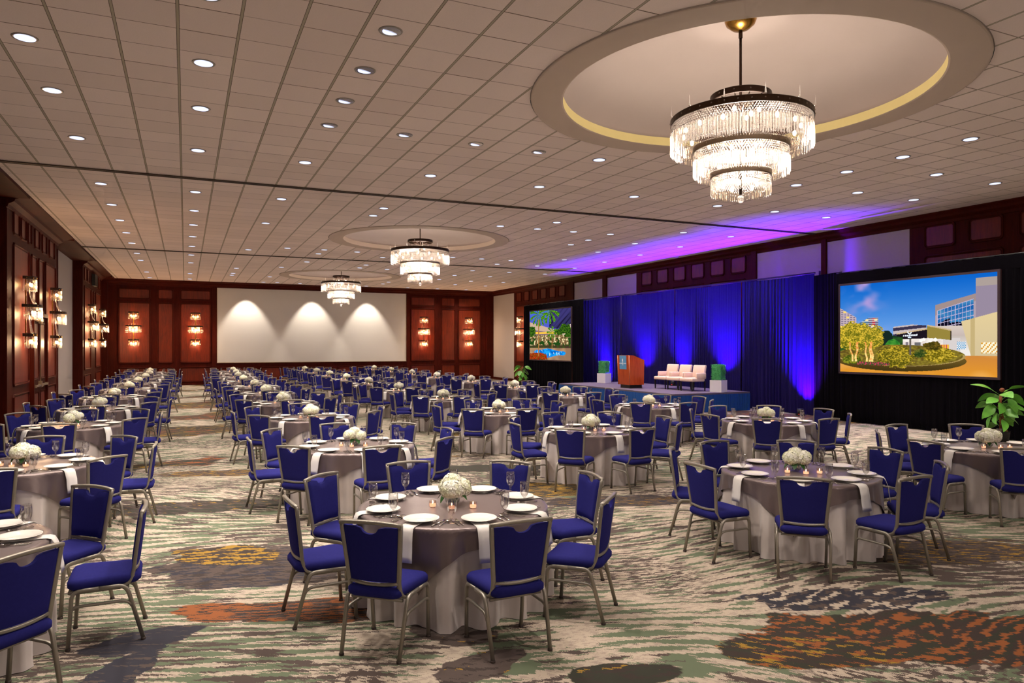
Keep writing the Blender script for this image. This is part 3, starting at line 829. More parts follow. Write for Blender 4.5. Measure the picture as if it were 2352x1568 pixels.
for c in range(4):
    for r in range(10):
        tx, ty = table_xy(c, r)
        T = '%s table from front, %s column' % (ORD[r], COLN[c])
        v = (c * 3 + r * 7) % 4; rot = rnd.uniform(-.1, .1) + (PI / 2) * rnd.randint(0, 3)
        if (c, r) == (1, 0): v, rot = 0, R(5)
        t = empty('banquet_table', (tx, ty, 0)); tag(t, 'round banquet table skirted in pale cloth, ' + T, 'table', 'banquet tables')
        put('tabletop', TOP_ME, t); put('floor_length_cloth', UNDER[v], t, None, rot)
        o = put('table_overlay', OVER[v], None, (tx, ty, 0), rot); tag(o, 'square taupe satin overlay draped on ' + T, 'tablecloth', 'satin overlays')
        # centrepiece
        k = empty('flower_centerpiece', (tx + rnd.uniform(-.02, .02), ty + .04, ZTOP), rnd.uniform(0, 6.3)); tag(k, 'white hydrangea centerpiece on ' + T, 'flowers', 'hydrangea centerpieces')
        put('glass_vase', VASE, k); put('stems', STEMS, k); put('leaves', CPL, k)
        for q in range(4):
            a = q * 2 * PI / 3 + rnd.uniform(-.3, .3); h = put('hydrangea_head', HEADS[q % 3], k)
            h.location = (.07 * math.cos(a), .07 * math.sin(a), .135 + rnd.uniform(-.012, .012)) if q < 3 else (0, 0, .178)
            h.rotation_euler = (rnd.uniform(-.3, .3), rnd.uniform(-.3, .3), rnd.uniform(0, 6.3))
            sc = rnd.uniform(.92, 1.12) if q < 3 else rnd.uniform(.85, 1.0); h.scale = (sc, sc, sc)
        for q, (dx, dy) in enumerate(((-.18, -.02), (-.06, -.165), (.09, -.19))):
            w = ('left', 'middle', 'right')[q]
            o = empty('votive_candle', (tx + dx + rnd.uniform(-.015, .015), ty + dy + rnd.uniform(-.015, .015), ZTOP)); tag(o, '%s of three lit votive candles, %s' % (w, T), 'candle', 'votive candles')
            put('glass_cup', V_CUP, o); put('wax', V_WAX, o); put('flame', V_FL, o)
        names = seat_names(tx, ty)
        for s in range(8):
            a = R(45 * s); ca, sa = math.cos(a), math.sin(a)
            j = 0 if (r == 0 and 0 < c < 3) else 1; rad = 1.082 + j * rnd.uniform(-.004, .05); ja = a + j * rnd.uniform(-.03, .03)
            cx, cy = tx + rad * math.cos(ja), ty + rad * math.sin(ja)
            if (c, r, s) == (0, 0, 7): cx, cy = -.985, 4.95
            if cx < XL + .32: cx = XL + .32
            if cy > YB - .36: cy = YB - .36
            far = r >= 6
            if seen(cx, cy, .9) or seen(cx, cy, .3):
                chair(cx, cy, a + PI / 2 + rnd.uniform(-.07, .07), far, 'blue banquet chair on %s of %s' % (names[s], T), 'blue banquet chairs')
            ja = a + rnd.uniform(-.02, .02)
            px, py = tx + .595 * math.cos(ja), ty + .595 * math.sin(ja)
            if not seen(px, py, ZTOP, 40): continue
            P_ = 'at %s of %s' % (names[s], T)
            o = put('dinner_plate', PLATE, None, (px, py, ZTOP + .006)); tag(o, 'white dinner plate ' + P_, 'plate', 'dinner plates')
            o = put('folded_napkin', NAPKIN[rnd.randint(0, 2)], None, (tx + .60 * math.cos(ja - .03), ty + .60 * math.sin(ja - .03), ZTOP + .0035), ja - .03 + rnd.uniform(-.04, .04)); tag(o, 'white napkin hanging ' + P_, 'napkin', 'white napkins')
            ga = a + R(22.5) + rnd.uniform(-.05, .05); gr = .635 + rnd.uniform(-.05, .04)
            o = put('water_goblet', GOBLET, None, (tx + gr * math.cos(ga), ty + gr * math.sin(ga), ZTOP)); tag(o, 'clear water goblet ' + P_, 'glass', 'water goblets')
            if r <= 2:
                for (nm, me, lat, rad2, lab, cat) in (('dinner_fork', FORK, -.168, .60, 'outer dinner fork', 'fork'), ('dinner_fork', FORK, -.198, .585, 'inner dinner fork', 'fork'), ('table_knife', KNIFE, .156, .60, 'steel table knife', 'knife'), ('teaspoon', SPOON, .203, .59, 'steel teaspoon', 'spoon')):
                    if lat == -.198: lab = 'outer dinner fork'
                    elif lat == -.168: lab = 'inner dinner fork'
                    o = put(nm, me, None, (tx + rad2 * ca - lat * sa, ty + rad2 * sa + lat * ca, ZTOP), a + PI / 2 + rnd.uniform(-.03, .03))
                    tag(o, lab + ' ' + P_, cat, {'fork': 'dinner forks', 'knife': 'table knives', 'spoon': 'teaspoons'}[cat])
            elif r <= 6: far_setting(tx, ty, a)
o = FAR_FORKS.build('cutlery_spread', M['cutlery']); tag(o, 'steel cutlery laid out on the tables further back', 'cutlery', None, 'stuff')
# ================================================================ lights
def lamp(kind, loc, power, color=(1, 1, 1), size=.1, rot=(0, 0, 0), spot=None, blend=.6, name='lamp_light', parent=None):
    l = bpy.data.lights.new(name, kind); l.energy = power; l.color = color
    if kind in ('POINT', 'SPOT'): l.shadow_soft_size = size
    if kind == 'AREA': l.size = size
    if spot: l.spot_size = R(spot); l.spot_blend = blend
    o = bpy.data.objects.new(name, l); COL.objects.link(o); o.location = loc; o.rotation_euler = rot
    if parent is not None: o.parent = parent
    return o
# ---------------------------------------------------------------- chandeliers
def crystal_curtain(b, r, z0, L, n, seed, w=.011):
    rr = random.Random(seed)
    # upper bead net
    for row in range(4):
        m = int(n * .95); z = z0 - .016 - row * .028
        for k in range(m):
            a = 2 * PI * (k + .5 * (row % 2)) / m; q = .0095
            c = Vector((r * .995 * math.cos(a), r * .995 * math.sin(a), z))
            b.add([c + Vector((q, 0, 0)), c + Vector((0, q, 0)), c - Vector((q, 0, 0)), c - Vector((0, q, 0)), c + Vector((0, 0, q * 1.3)), c - Vector((0, 0, q * 1.3))],
                  [(0, 1, 4), (1, 2, 4), (2, 3, 4), (3, 0, 4), (1, 0, 5), (2, 1, 5), (3, 2, 5), (0, 3, 5)], False)
    for k in range(n):
        a = 2 * PI * k / n; rj = r * rr.uniform(.985, 1.01)
        zt = z0 - .12 - rr.uniform(0, .012); zb = z0 - L - rr.uniform(-.012, .012)
        ca, sa = math.cos(a), math.sin(a); tx, ty = -sa, ca
        rings = []
        for (z, q) in ((zt, w * .6), (zt - .012, w), (zb + .016, w), (zb, w * .35)):
            ring = []
            for (u, v) in ((1, 0), (.3, .8), (-.5, .75), (-1, 0), (-.5, -.75), (.3, -.8)):
                ring.append((rj * ca + (u * tx + v * ca * .7) * q, rj * sa + (u * ty + v * sa * .7) * q, z))
            rings.append(ring)
        b.loft(rings, True, True, True, False)
    return b
def inner_swag(b, r0, r1, z0, z1, n):
    # strings of beads running inwards under a tier to the next ring
    for k in range(n):
        a = 2 * PI * k / n; ca, sa = math.cos(a), math.sin(a)
        for i in range(9):
            t = i / 8; r = r0 + (r1 - r0) * t; z = z0 + (z1 - z0) * t - .05 * math.sin(PI * t); q = .008
            c = Vector((r * ca, r * sa, z))
            b.add([c + Vector((q, 0, 0)), c + Vector((0, q, 0)), c - Vector((q, 0, 0)), c - Vector((0, q, 0)), c + Vector((0, 0, q)), c - Vector((0, 0, q))],
                  [(0, 1, 4), (1, 2, 4), (2, 3, 4), (3, 0, 4), (1, 0, 5), (2, 1, 5), (3, 2, 5), (0, 3, 5)], False)
    return b
def band(r, z, h, th=.018, n=72):
    return MB().lathe([(r - th, z - h / 2), (r, z - h / 2), (r + .006, z - h / 2 + .006), (r + .006, z + h / 2 - .006), (r, z + h / 2), (r - th, z + h / 2), (r - th, z - h / 2)], n, smooth=False)
def studs(b, r, z, n, q=.013):
    for k in range(n):
        a = 2 * PI * k / n; b.sphere(((r + .006) * math.cos(a), (r + .006) * math.sin(a), z), q, 8, 6)
    return b
TIERS = [('upper', .94, 5.165, .085, .44, 190), ('middle', .635, 4.775, .08, .38, 132), ('lower', .40, 4.42, .075, .29, 86)]
def chandelier():
    o = empty('crystal_chandelier', (0, 0, 0))
    b = MB(); b.lathe([(.001, 6.40), (.03, 6.40), (.05, 6.41), (.12, 6.43), (.19, 6.49), (.215, 6.55), (.215, 6.57)], 40); b.build('ceiling_canopy', M['brass'], o)
    b = MB(); b.sweep([(0, 0, 6.42), (0, 0, 5.30)], .036, .036, n=10); b.sweep([(0, 0, 6.42), (0, 0, 6.30)], .055, .055, n=10); b.build('rod', M['bronze'], o)
    t = band(.40, 5.475, .085); tr = t.build('top_ring', M['bronze'], o)
    studs(MB(), .40, 5.475, 12).build('crystal_stud', M['crystal'], tr)
    b = MB()
    for k in range(12):
        a = 2 * PI * k / 12; b.sweep([(0, 0, 5.36), (.38 * math.cos(a), .38 * math.sin(a), 5.44)], .010, .010, n=6)
        b.sweep([(.36 * math.cos(a), .36 * math.sin(a), 5.44), (.40 * math.cos(a), .40 * math.sin(a), 5.20)], .008, .008, n=6)
    for k in range(8):
        a = 2 * PI * k / 8; b.sweep([(.2 * math.cos(a), .2 * math.sin(a), 5.17), (.93 * math.cos(a), .93 * math.sin(a), 5.17)], .014, .014, n=6)
        b.sweep([(.2 * math.cos(a), .2 * math.sin(a), 4.78), (.62 * math.cos(a), .62 * math.sin(a), 4.78)], .012, .012, n=6)
        b.sweep([(.1 * math.cos(a), .1 * math.sin(a), 4.42), (.38 * math.cos(a), .38 * math.sin(a), 4.42)], .012, .012, n=6)
    b.sweep([(0, 0, 5.36), (0, 0, 4.15)], .03, .03, n=8)
    b.build('spoke_frame', M['bronze'], o)
    for i, (nm, r, z, h, L, n) in enumerate(TIERS):
        g = band(r, z, h).build('tier_ring', M['bronze' if i == 0 else 'bronze_light'], o)
        studs(MB(), r, z, 36 if i == 0 else 14).build('crystal_stud', M['crystal'], g)
        c = MB(); crystal_curtain(c, r - .004, z - h / 2 + .01, L - h / 2, n, i)
        crystal_curtain(c, r - .07, z - h / 2 + .01, L - h / 2 - .06, int(n * .7), i + 9)
        if i < 2: inner_swag(c, r - .05, TIERS[i + 1][1] + .02, z - L + .10, TIERS[i + 1][2] + .03, int(n * .7))
        tag(c.build('crystal_curtain', M['crystal'], o), kind='stuff')
        for k in range((14, 9, 5)[i]):
            a = 2 * PI * k / (14, 9, 5)[i]; rb = r - .17
            b = MB(); b.sphere((rb * math.cos(a), rb * math.sin(a), z - .15), .026, 10, 8, 1.5); b.build('bulb', M['bulb'], o)
    for k in range(4):
        a = 2 * PI * k / 4 + .4; MB().sphere((.25 * math.cos(a), .25 * math.sin(a), 5.27), .028, 10, 8, 1.3).build('bulb', M['bulb'], o)
    for k in range(12):
        a = 2 * PI * k / 12; x, y = .955 * math.cos(a), .955 * math.sin(a)
        b = MB(); b.lathe([(.001, 5.20), (.016, 5.215), (.013, 5.23), (.010, 5.25), (.001, 5.36)], 8, (x, y, 0)); b.build('crystal_spike', M['crystal'], o)
    b = MB(); b.sphere((0, 0, 4.085), .052, 16, 12); b.sweep([(0, 0, 4.20), (0, 0, 4.13)], .012, .012, n=6); b.build('crystal_ball', M['crystal'], o)
    return o
ch0 = chandelier()
CHL = ['large crystal chandelier nearest the front, in the big round ceiling dome', 'crystal chandelier in the middle ceiling dome', 'smallest looking crystal chandelier furthest away, before the blank wall screen']
for i, (cx, cy) in enumerate(COFFERS):
    o = ch0 if i == 0 else dup(ch0, (cx, cy, 0))
    o.location = (cx, cy, 0); o.rotation_euler = (0, 0, .2 * i + .1)
    tag(o, CHL[i], 'chandelier', 'crystal chandeliers')
    for (z, p, s) in ((4.93, 170, .35), (4.58, 110, .22)):
        lamp('POINT', (cx, cy, z), p, (1, .91, .82), s, name='chandelier_or_fill_light')
for (z, p, s) in ((4.93, 260, .4), (4.58, 170, .3)):
    lamp('POINT', (6.95, -7.1, z), p, (1, .91, .82), s, name='chandelier_or_fill_light')  # added front fill where a next chandelier would hang, unseen behind the viewer
lamp('POINT', (1.2, -6.5, 4.8), 210, (1, .91, .82), .4, name='chandelier_or_fill_light')  # added fill lamp behind the viewer, no chandelier at this spot
# ---------------------------------------------------------------- wall sconces (local: back at y=0, out along -y)
def sconce():
    o = empty('crystal_sconce')
    b = MB(); b.box((0, -.02, 0), (.035, .03, 1.75)); b.build('back_rod', M['brass'], o)
    for i, (z, r, L) in enumerate(((.80, .26, .30), (.10, .38, .32), (-.62, .26, .30))):
        g = MB(); g.lathe([(r - .02, z), (r, z), (r, z + .075), (r - .02, z + .075), (r - .02, z)], 26, a0=PI, a1=2 * PI, smooth=False)
        rg = g.build('tier_ring', M['bronze'], o)
        s = MB()
        for k in range(5):
            a = PI + PI * (k + .5) / 5; s.sphere((r * math.cos(a), r * math.sin(a), z + .037), .014, 8, 6)
        s.build('stud', M['brass'], rg)
        c = MB(); n = (26, 36, 26)[i]; q = .011
        for k in range(n):
            a = PI + PI * (k + .5) / n; x, y = r * .98 * math.cos(a), r * .98 * math.sin(a)
            for row in range(3):
                p = Vector((x, y, z - .015 - .028 * row)); e = .010
                c.add([p + Vector((e, 0, 0)), p + Vector((0, e, 0)), p - Vector((e, 0, 0)), p - Vector((0, e, 0)), p + Vector((0, 0, e)), p - Vector((0, 0, e))],
                      [(0, 1, 4), (1, 2, 4), (2, 3, 4), (3, 0, 4), (1, 0, 5), (2, 1, 5), (3, 2, 5), (0, 3, 5)], False)
            if (k * 7) % 5 != 0 or i == 0: c.sweep([(x, y, z - .09), (x, y, z - L + (.02 if k % 3 else 0))], q * 1.6, q * 1.6, n=6)
        tag(c.build('crystal_curtain', M['crystal'], o), kind='stuff')
        for k in (-1, 1):
            MB().sphere((k * r * .42, -r * .5, z - .13), .026, 10, 8, 1.8).build('bulb', M['sbulb'], o)
        if i < 2:
            z2 = (.10, -.62)[i] + .08; rr2 = (.38, .26)[i]
            for k in (-1, -.35, .35, 1):
                c = MB(); p0 = Vector((k * .09, -.10, z - .2)); p2 = Vector((k * rr2 * .62, -rr2 * .62, z2)); p1 = Vector((k * .12, -.12, z2 + .12))
                c.sweep(bez(p0, p1, p2, 8), .016, .016, n=6); c.build('bead_chain', M['crystal'], o)
    return o
sc0 = sconce()
SCX = [x_on(307, YB), x_on(449, YB), x_on(973, YB), x_on(1076, YB)]
spots = []
for k, x in enumerate(SCX): spots.append((x, YB - .05, 2.98, 0, ('three-tier crystal sconce on back wall, nearest the left corner', 'three-tier crystal sconce on back wall, just left of blank screen', 'three-tier crystal sconce on back wall, just right of blank screen', 'three-tier crystal sconce on back wall, nearest the right corner')[k]))
for (y, l) in ((21.25, 'largest looking three-tier crystal sconce, on the left wall before the double door'), (25.2, 'three-tier crystal sconce on left wall, just beyond the double door'), (34.15, 'three-tier crystal sconce on the far left wall section, nearer one'), (38.3, 'three-tier crystal sconce on the far left wall section, further one')):
    spots.append((XL + .05, y, 2.93, R(90), l))
spots.append((XR - .05, y_on(1190, XR - .25), 2.93, R(-90), 'three-tier crystal sconce on right wall beside the far projection screen'))
for k, (x, y, z, rz, l) in enumerate(spots):
    o = sc0 if k == 0 else dup(sc0)
    o.location = (x, y, z); o.rotation_euler = (0, 0, rz); tag(o, l, 'wall lamp', 'crystal wall sconces')
    ox, oy = (0, -.34) if rz == 0 else ((.34, 0) if rz > 0 else (-.34, 0))
    for dz, pw_ in ((.62, 16), (-.08, 38), (-.79, 42)): lamp('POINT', (x + ox * .9, y + oy * .9, z + dz), pw_, (1, .64, .34), .09, name='sconce_light')
# ---------------------------------------------------------------- recessed downlights
DL_T = MB().lathe([(.112, .0), (.128, -.004), (.134, 0.004), (.112, .006)], 28).mesh('trim_ring', M['trim'])
DL_R = MB().lathe([(.114, -.003), (.06, -.0015), (.001, -.001)], 24).mesh('reflector', M['reflector'])
DL_L = MB().lathe([(.001, -.010), (.06, -.008), (.106, -.0045)], 24).mesh('lamp_lens', M['lamp'])
DL_S = MB().lathe([(.001, -.006), (.045, -.006), (.09, -.0045)], 16, a0=.4, a1=3.4).mesh('lamp_lens', M['lamp'])
DL = {-1.63: [7.6, 9.5, 11.3, 13.7, 17.35, 19.8, 22.15, 24.5, 26.9, 29.75, 32.1, 37, 40], .2: [5.8, 7.6, 9.45, 11.27, 13.7, 17.4, 19.8, 22.15, 24.5, 26.9, 29.45, 32.2, 37, 40],
      2.04: [4.0, 5.8, 7.64, 8.86, 10.08, 11.3, 13.76, 17.4, 21.0, 27.0, 33.6, 36, 37], 3.25: [11.3, 26], 3.8: [32.4, 37.1, 40.3], 4.5: [3.2, 11.3, 13.77, 17.5, 18.6, 25.9, 27.1, 29.9, 40.2],
      5.7: [11.3, 26.0, 40.3], 6.95: [11.3, 13.75, 27.2, 30, 31.2, 40.4], 8.2: [18.7, 31.3], 9.39: [13.75, 17.5, 18.7, 26, 40.5], 10.6: [18.7, 26], 9.9: [37.5, 38.7],
      11.87: [3.6, 5.2, 7.6, 8.83, 10.04, 11.32, 13.8, 18.65, 19.97, 21.12, 26, 27.4, 30.2, 32.6, 34.9, 40.6],
      13.7: [6.2, 9.45, 11.3, 13.77, 17.45, 20, 22.35, 24.9, 27.3, 30.2, 32.5, 35.1, 37.5, 40.6], 15.57: [9.45, 11.3, 13.82, 17.48, 20, 22.4, 24.9, 27.35, 30.2, 35.1, 37.6, 40.7]}
SPOTTY = {(2.04, 7.64), (2.04, 8.86), (2.04, 10.08), (2.04, 11.3), (4.5, 11.3), (5.7, 11.3), (3.25, 11.3)}
ORDN = ['first', 'second', 'third', 'fourth', 'fifth', 'sixth', 'seventh', 'eighth', 'ninth', 'tenth', 'eleventh', 'twelfth', 'thirteenth', 'fourteenth', 'fifteenth', 'sixteenth']
for ci, x in enumerate(sorted(DL)):
    nn = 0
    for y in DL[x]:
        vis = seen(x, y, ZC, 30)
        if vis:
            sp_ = (x, y) in SPOTTY
            o = empty('recessed_downlight', (x, y, ZC - .004))
            tag(o, 'recessed ceiling downlight, %s from front in %s line from left wall' % (ORDN[nn], ORDN[ci]), 'ceiling light', 'recessed downlights'); nn += 1
            put('trim_ring', DL_T, o); put('reflector', DL_R, o); put('lamp_lens', DL_S if sp_ else DL_L, o)
        p_ = 0 if (y > 39.9 and 1.5 < x < 12.2) else 275
        if p_ == 0: continue
        lamp('SPOT', (x, y, ZC - .03), p_, (1, .90, .80), .06, (0, 0, 0), 118, .85, 'downlight_light')
for x in (x_on(565, YB), x_on(716, YB), x_on(842, YB)):
    lamp('SPOT', (x, YB - .95, ZC - .03), 620, (1, .93, .84), .05, (R(14), 0, 0), 66, .5, 'wallwash_light')
# ================================================================ stage
SX, SXB, SY0, SY1, SH = 13.5, 16.55, 17.7, 24.95, .6
st = empty('stage_platform', ((SX + SXB) / 2, (SY0 + SY1) / 2, 0)); tag(st, 'low stage platform with dark blue pleated skirt below the blue drapes', 'stage')
hx, hy = (SXB - SX) / 2, (SY1 - SY0) / 2
for k, (a, c) in enumerate(((-hy, -hy + 2.42), (-hy + 2.42, hy - 2.42), (hy - 2.42, hy))):
    MB().box((0, (a + c) / 2, SH - .025), (2 * hx, c - a - .004, .05)).build('deck_section', M['deck'], st)
def pleats(p0, p1, z0, z1, wl, amp, seed, nz=6, gather=0.0, floor_spread=0.0, step=.018, sag=0.0):
    # hanging cloth from p0 to p1 (xy)
    rr = random.Random(seed); p0, p1 = Vector((*p0, 0)), Vector((*p1, 0)); L = (p1 - p0).length; d = (p1 - p0) / L; nrm = Vector((-d.y, d.x, 0))
    n = max(8, int(L / step)); ph = [rr.uniform(0, 6.3) for _ in range(6)]
    rings = []
    for i in range(nz + 1):
        t = i / nz; ring = []
        for k in range(n + 1):
            s = L * k / n
            u = s + .05 * math.sin(2.1 * s + ph[0]) + .03 * math.sin(5.3 * s + ph[1])
            f = math.sin(2 * PI * u / wl + ph[2]) * (.6 + .4 * math.sin(1.7 * s + ph[3])) + .45 * math.sin(2 * PI * u / wl * .47 + ph[4] + t * 1.2) + .25 * math.sin(2 * PI * u / wl * 2.1 + ph[5])
            a = amp * (.45 + .55 * t)
            off = a * f + (floor_spread * max(0, t - .93) / .07 * (1 + .6 * math.sin(9 * s + ph[1])))
            z = z1 + (z0 - z1) * t - sag * math.sin(PI * k / n) * (1 - t)
            p = p0 + d * s + nrm * off; ring.append((p.x, p.y, z))
        rings.append(ring)
    return MB().loft(rings, False, smooth=True)
b = pleats((-hx - .02, hy), (-hx - .02, -hy), .01, SH - .05, .085, .016, 2, 4); b2 = pleats((-hx - .02, -hy - .02), (hx, -hy - .02), .01, SH - .05, .085, .016, 3, 4)
b3 = pleats((hx, hy + .02), (-hx, hy + .02), .01, SH - .05, .085, .016, 4, 4)
b.merge(b2, 0); b.merge(b3, 0); b.build('stage_skirt', M['skirt'], st)
# podium
def podium():
    o = empty('podium', (14.28, 21.08, SH)); tag(o, 'cherry wood lectern with blue sign standing on the stage', 'lectern')
    b = MB(); b.box((0, 0, .06), (.50, .58, .12)); b.build('plinth', M['black'], o)
    b = MB(); b.smooth = False
    w = .35
    side = [(-.30, .12), (-.33, 1.15), (-.16, 1.15), (.31, .98), (.29, .12)]
    b.loft([[(x, -w, z) for (x, z) in side], [(x, w, z) for (x, z) in side]], True); b.build('body', M['podium'], o)
    b = MB()
    for s in (-1, 1): b.sweep([(-.302, s * (w + .004), .12), (-.332, s * (w + .004), 1.15)], .03, .03, n=8)
    b.build('edge_bead', simple('worn_edge', (190, 110, 66), .25), o)
    b = MB(); b.box((-.325, .03, .90), (.012, .42, .48)); b.v = [(x - (z - .9) * .029, y, z) for (x, y, z) in b.v]
    s = b.build('sign', M['signblue'], o)
    e = MB()
    def arc(cy, cz, r, a0, a1, wdt):
        e.sweep([(-.337 - (cz - .9) * .029, cy - r * math.cos(R(a0 + (a1 - a0) * k / 12)), cz + r * math.sin(R(a0 + (a1 - a0) * k / 12))) for k in range(13)], wdt, .004, (-1, 0, 0), n=4)
    arc(.03, .985, .036, 40, 320, .016); arc(.03, .985, .017, 60, 400, .010); arc(.03, .932, .030, 70, 330, .014)
    e.build('emblem', M['signwhite'], s)
    cu = bpy.data.curves.new('lettering', 'FONT'); cu.body = 'CROWNE PLAZA'; cu.size = .056; cu.align_x = 'CENTER'; cu.extrude = .002; cu.materials.append(M['signwhite'])
    tf = bpy.data.objects.new('lettering_curve', cu); COL.objects.link(tf); me = bpy.data.meshes.new_from_object(tf.evaluated_get(bpy.context.evaluated_depsgraph_get())); bpy.data.objects.remove(tf)
    t = put('lettering', me, s); t.location = (-.336, .03, .845); t.rotation_euler = (R(90), 0, R(-90))
    MB().box((-.334, .03, .815), (.003, .07, .018)).build('lettering_line', M['signwhite'], s)
    return o
podium()
# planters
def hedge_mesh():
    b = MB(); rr = random.Random(3); b.box((0, 0, .625), (.30, .30, .44)); b.smooth = False
    for i in range(2600):
        f = rr.randint(0, 4); u, v = rr.uniform(-1, 1), rr.uniform(-1, 1); q = .155
        p = [(q, u * q, .625 + v * .24), (-q, u * q, .625 + v * .24), (u * q, q, .625 + v * .24), (u * q, -q, .625 + v * .24), (u * q, v * q, .865)][f]
        p = Vector(p) + Vector((rr.uniform(-.02, .02), rr.uniform(-.02, .02), rr.uniform(-.01, .012)))
        a = Vector((rr.uniform(-1, 1), rr.uniform(-1, 1), rr.uniform(-1, 1))).normalized(); c = a.cross(Vector((rr.uniform(-1, 1), rr.uniform(-1, 1), .5))).normalized(); L = rr.uniform(.014, .024)
        b.add([p - a * L, p + c * L * .5, p + a * L, p - c * L * .5], [(0, 1, 2, 3)], False)
    return b
HM = None
for (x, y, l) in ((15.55, 18.03, 'white cube planter with clipped boxwood, beside the ivory armchairs'), (15.25, 24.42, 'white cube planter with clipped boxwood, behind the podium')):
    o = empty('boxwood_planter', (x, y, SH), R(22)); tag(o, l, 'planter', 'boxwood planters')
    b = MB(); b.box((0, 0, .19), (.40, .40, .38)); b.build('pot', M['white'], o)
    if HM is None: HM = hedge_mesh().mesh('hedge', M['hedge'])
    put('hedge', HM, o)
# armchairs
def rb(c, d, r=.03, seg=3):
    bm = MB(); x, y, z = d[0] / 2, d[1] / 2, d[2] / 2; rings = []
    prof = [(-z, r), (-z + r * .3, r * .3), (-z + r, 0), (z - r, 0), (z - r * .3, r * .3), (z, r)]
    for (zz, ins) in prof:
        ring = []
        for (sx, sy, a0) in ((1, 1, 0), (-1, 1, PI / 2), (-1, -1, PI), (1, -1, 1.5 * PI)):
            hx_, hy_ = x - ins, y - ins; rr2 = max(r - ins * .6, .006)
            for k in range(seg + 1):
                a = a0 + PI / 2 * k / seg; ring.append((c[0] + sx * (hx_ - rr2) + rr2 * math.cos(a), c[1] + sy * (hy_ - rr2) + rr2 * math.sin(a), c[2] + zz))
        rings.append(ring)
    return bm.loft(rings, True)
def armchair():
    o = empty('armchair')
    rb((-.03, 0, .37), (.56, .60, .12)).build('seat_cushion', M['ivory'], o)
    b = rb((.25, 0, .62), (.10, .53, .44)); b.v = [(x + (z - .40) * .18, y, z) for (x, y, z) in b.v]; b.build('backrest', M['ivory'], o)
    for s in (-1, 1): rb((.09, s * .27, .49), (.42, .075, .20), .02).build('arm', M['ivory'], o)
    for (sx, sy) in ((-1, -1), (-1, 1), (1, -1), (1, 1)):
        b = MB(); x = -.26 if sx < 0 else .27
        b.box((x + sx * .02, sy * .25, .155), (.045, .045, .31)); b.v = [((x + sx * .02) + (px - x - sx * .02) * (.6 + .4 * pz / .31), sy * .25 + (py - sy * .25) * (.6 + .4 * pz / .31), pz) for (px, py, pz) in b.v]
        b.build('leg', M['black'], o)
    return o
ac0 = armchair()
for k, (y, l) in enumerate(((20.25, 'ivory armchair on stage nearest the podium'), (19.54, 'middle one of three ivory armchairs on stage'), (18.83, 'ivory armchair on stage nearest the boxwood planter'))):
    o = ac0 if k == 0 else dup(ac0)
    o.location = (15.17, y, SH); o.rotation_euler = (0, 0, R(6)); tag(o, l, 'armchair', 'ivory armchairs')
# ================================================================ drapes
DX = 16.95
POLES = [y_on(p, DX) for p in (1330, 1427, 1550, 1703, 1872)]
DL_ = ['navy drape panel beside the far projection screen, purple-lit', 'navy drape panel behind the podium, purple-lit', 'navy drape panel behind the ivory armchairs, purple-lit', 'navy drape panel right of the stage, with a bright purple glow']
for k in range(4):
    y1, y0 = POLES[k], POLES[k + 1]
    o = empty('stage_drape', (DX, (y0 + y1) / 2, 0)); tag(o, DL_[k], 'curtain', 'navy stage drapes'); h = (y1 - y0) / 2
    pleats((0, h - .02), (0, -h + .02), .015, 4.22, .135, .042, 11 + k, 10, floor_spread=.03, step=.014, sag=.035).build('cloth', M['navycloth'], o)
    MB().sweep([(0, h, 4.235), (0, -h, 4.235)], .05, .05, n=8).build('crossbar', M['black'], o)
for k, y in enumerate(POLES):
    o = empty('drape_upright', (DX + .19, y, 0)); tag(o, 'slim black drape pole at %s joint of navy drapes from far end' % ORDN[k], 'pole', 'drape uprights')
    MB().sweep([(0, 0, .02), (0, 0, 4.30)], .05, .05, n=8).build('pole', M['black'], o); MB().box((0, 0, .01), (.2, .4, .02)).build('base_plate', M['black'], o)
y0 = y_on(1925, 16.45)
o = empty('black_drape', (16.75, (POLES[4] + y0) / 2, 0)); tag(o, 'narrow black drape between the navy drapes and near projection screen', 'curtain')
pleats((.12, (POLES[4] - y0) / 2 - .02), (-.15, -(POLES[4] - y0) / 2), .015, 4.14, .13, .035, 31, 8, floor_spread=.03).build('cloth', M['blackcloth'], o)
# ================================================================ projection screens with painted-light pictures
def picture_mesh(name, W, H, fn, nx, ny):
    me = bpy.data.meshes.new(name); vs = []; fs = []; cols = []
    for j in range(ny + 1):
        for i in range(nx + 1): vs.append((0, W / 2 - W * i / nx, H * (1 - j / ny)))
    for j in range(ny):
        for i in range(nx):
            a = j * (nx + 1) + i; fs.append((a, a + nx + 1, a + nx + 2, a + 1)); cols.append(fn((i + .5) / nx, (j + .5) / ny))
    me.from_pydata(vs, [], fs); at_ = me.color_attributes.new('picture', 'FLOAT_COLOR', 'CORNER')
    flat = []
    for c in cols: flat += [*lin(c), 1.0] * 4
    at_.data.foreach_set('color', flat)
    t = NT(name); a = t.n('ShaderNodeAttribute', attribute_name='picture')
    m = t.done(t.n('ShaderNodeEmission', {'Color': a.outputs['Color'], 'Strength': 1.05})); me.materials.append(m)
    return me
from mathutils import noise as mn
def nz(x, y, s, o=0): return mn.noise(Vector((x * s + o, y * s, o * 1.7)))
def lerp(a, b, t):
    t = max(0, min(1, t)); return tuple(p + (q - p) * t for p, q in zip(a, b))
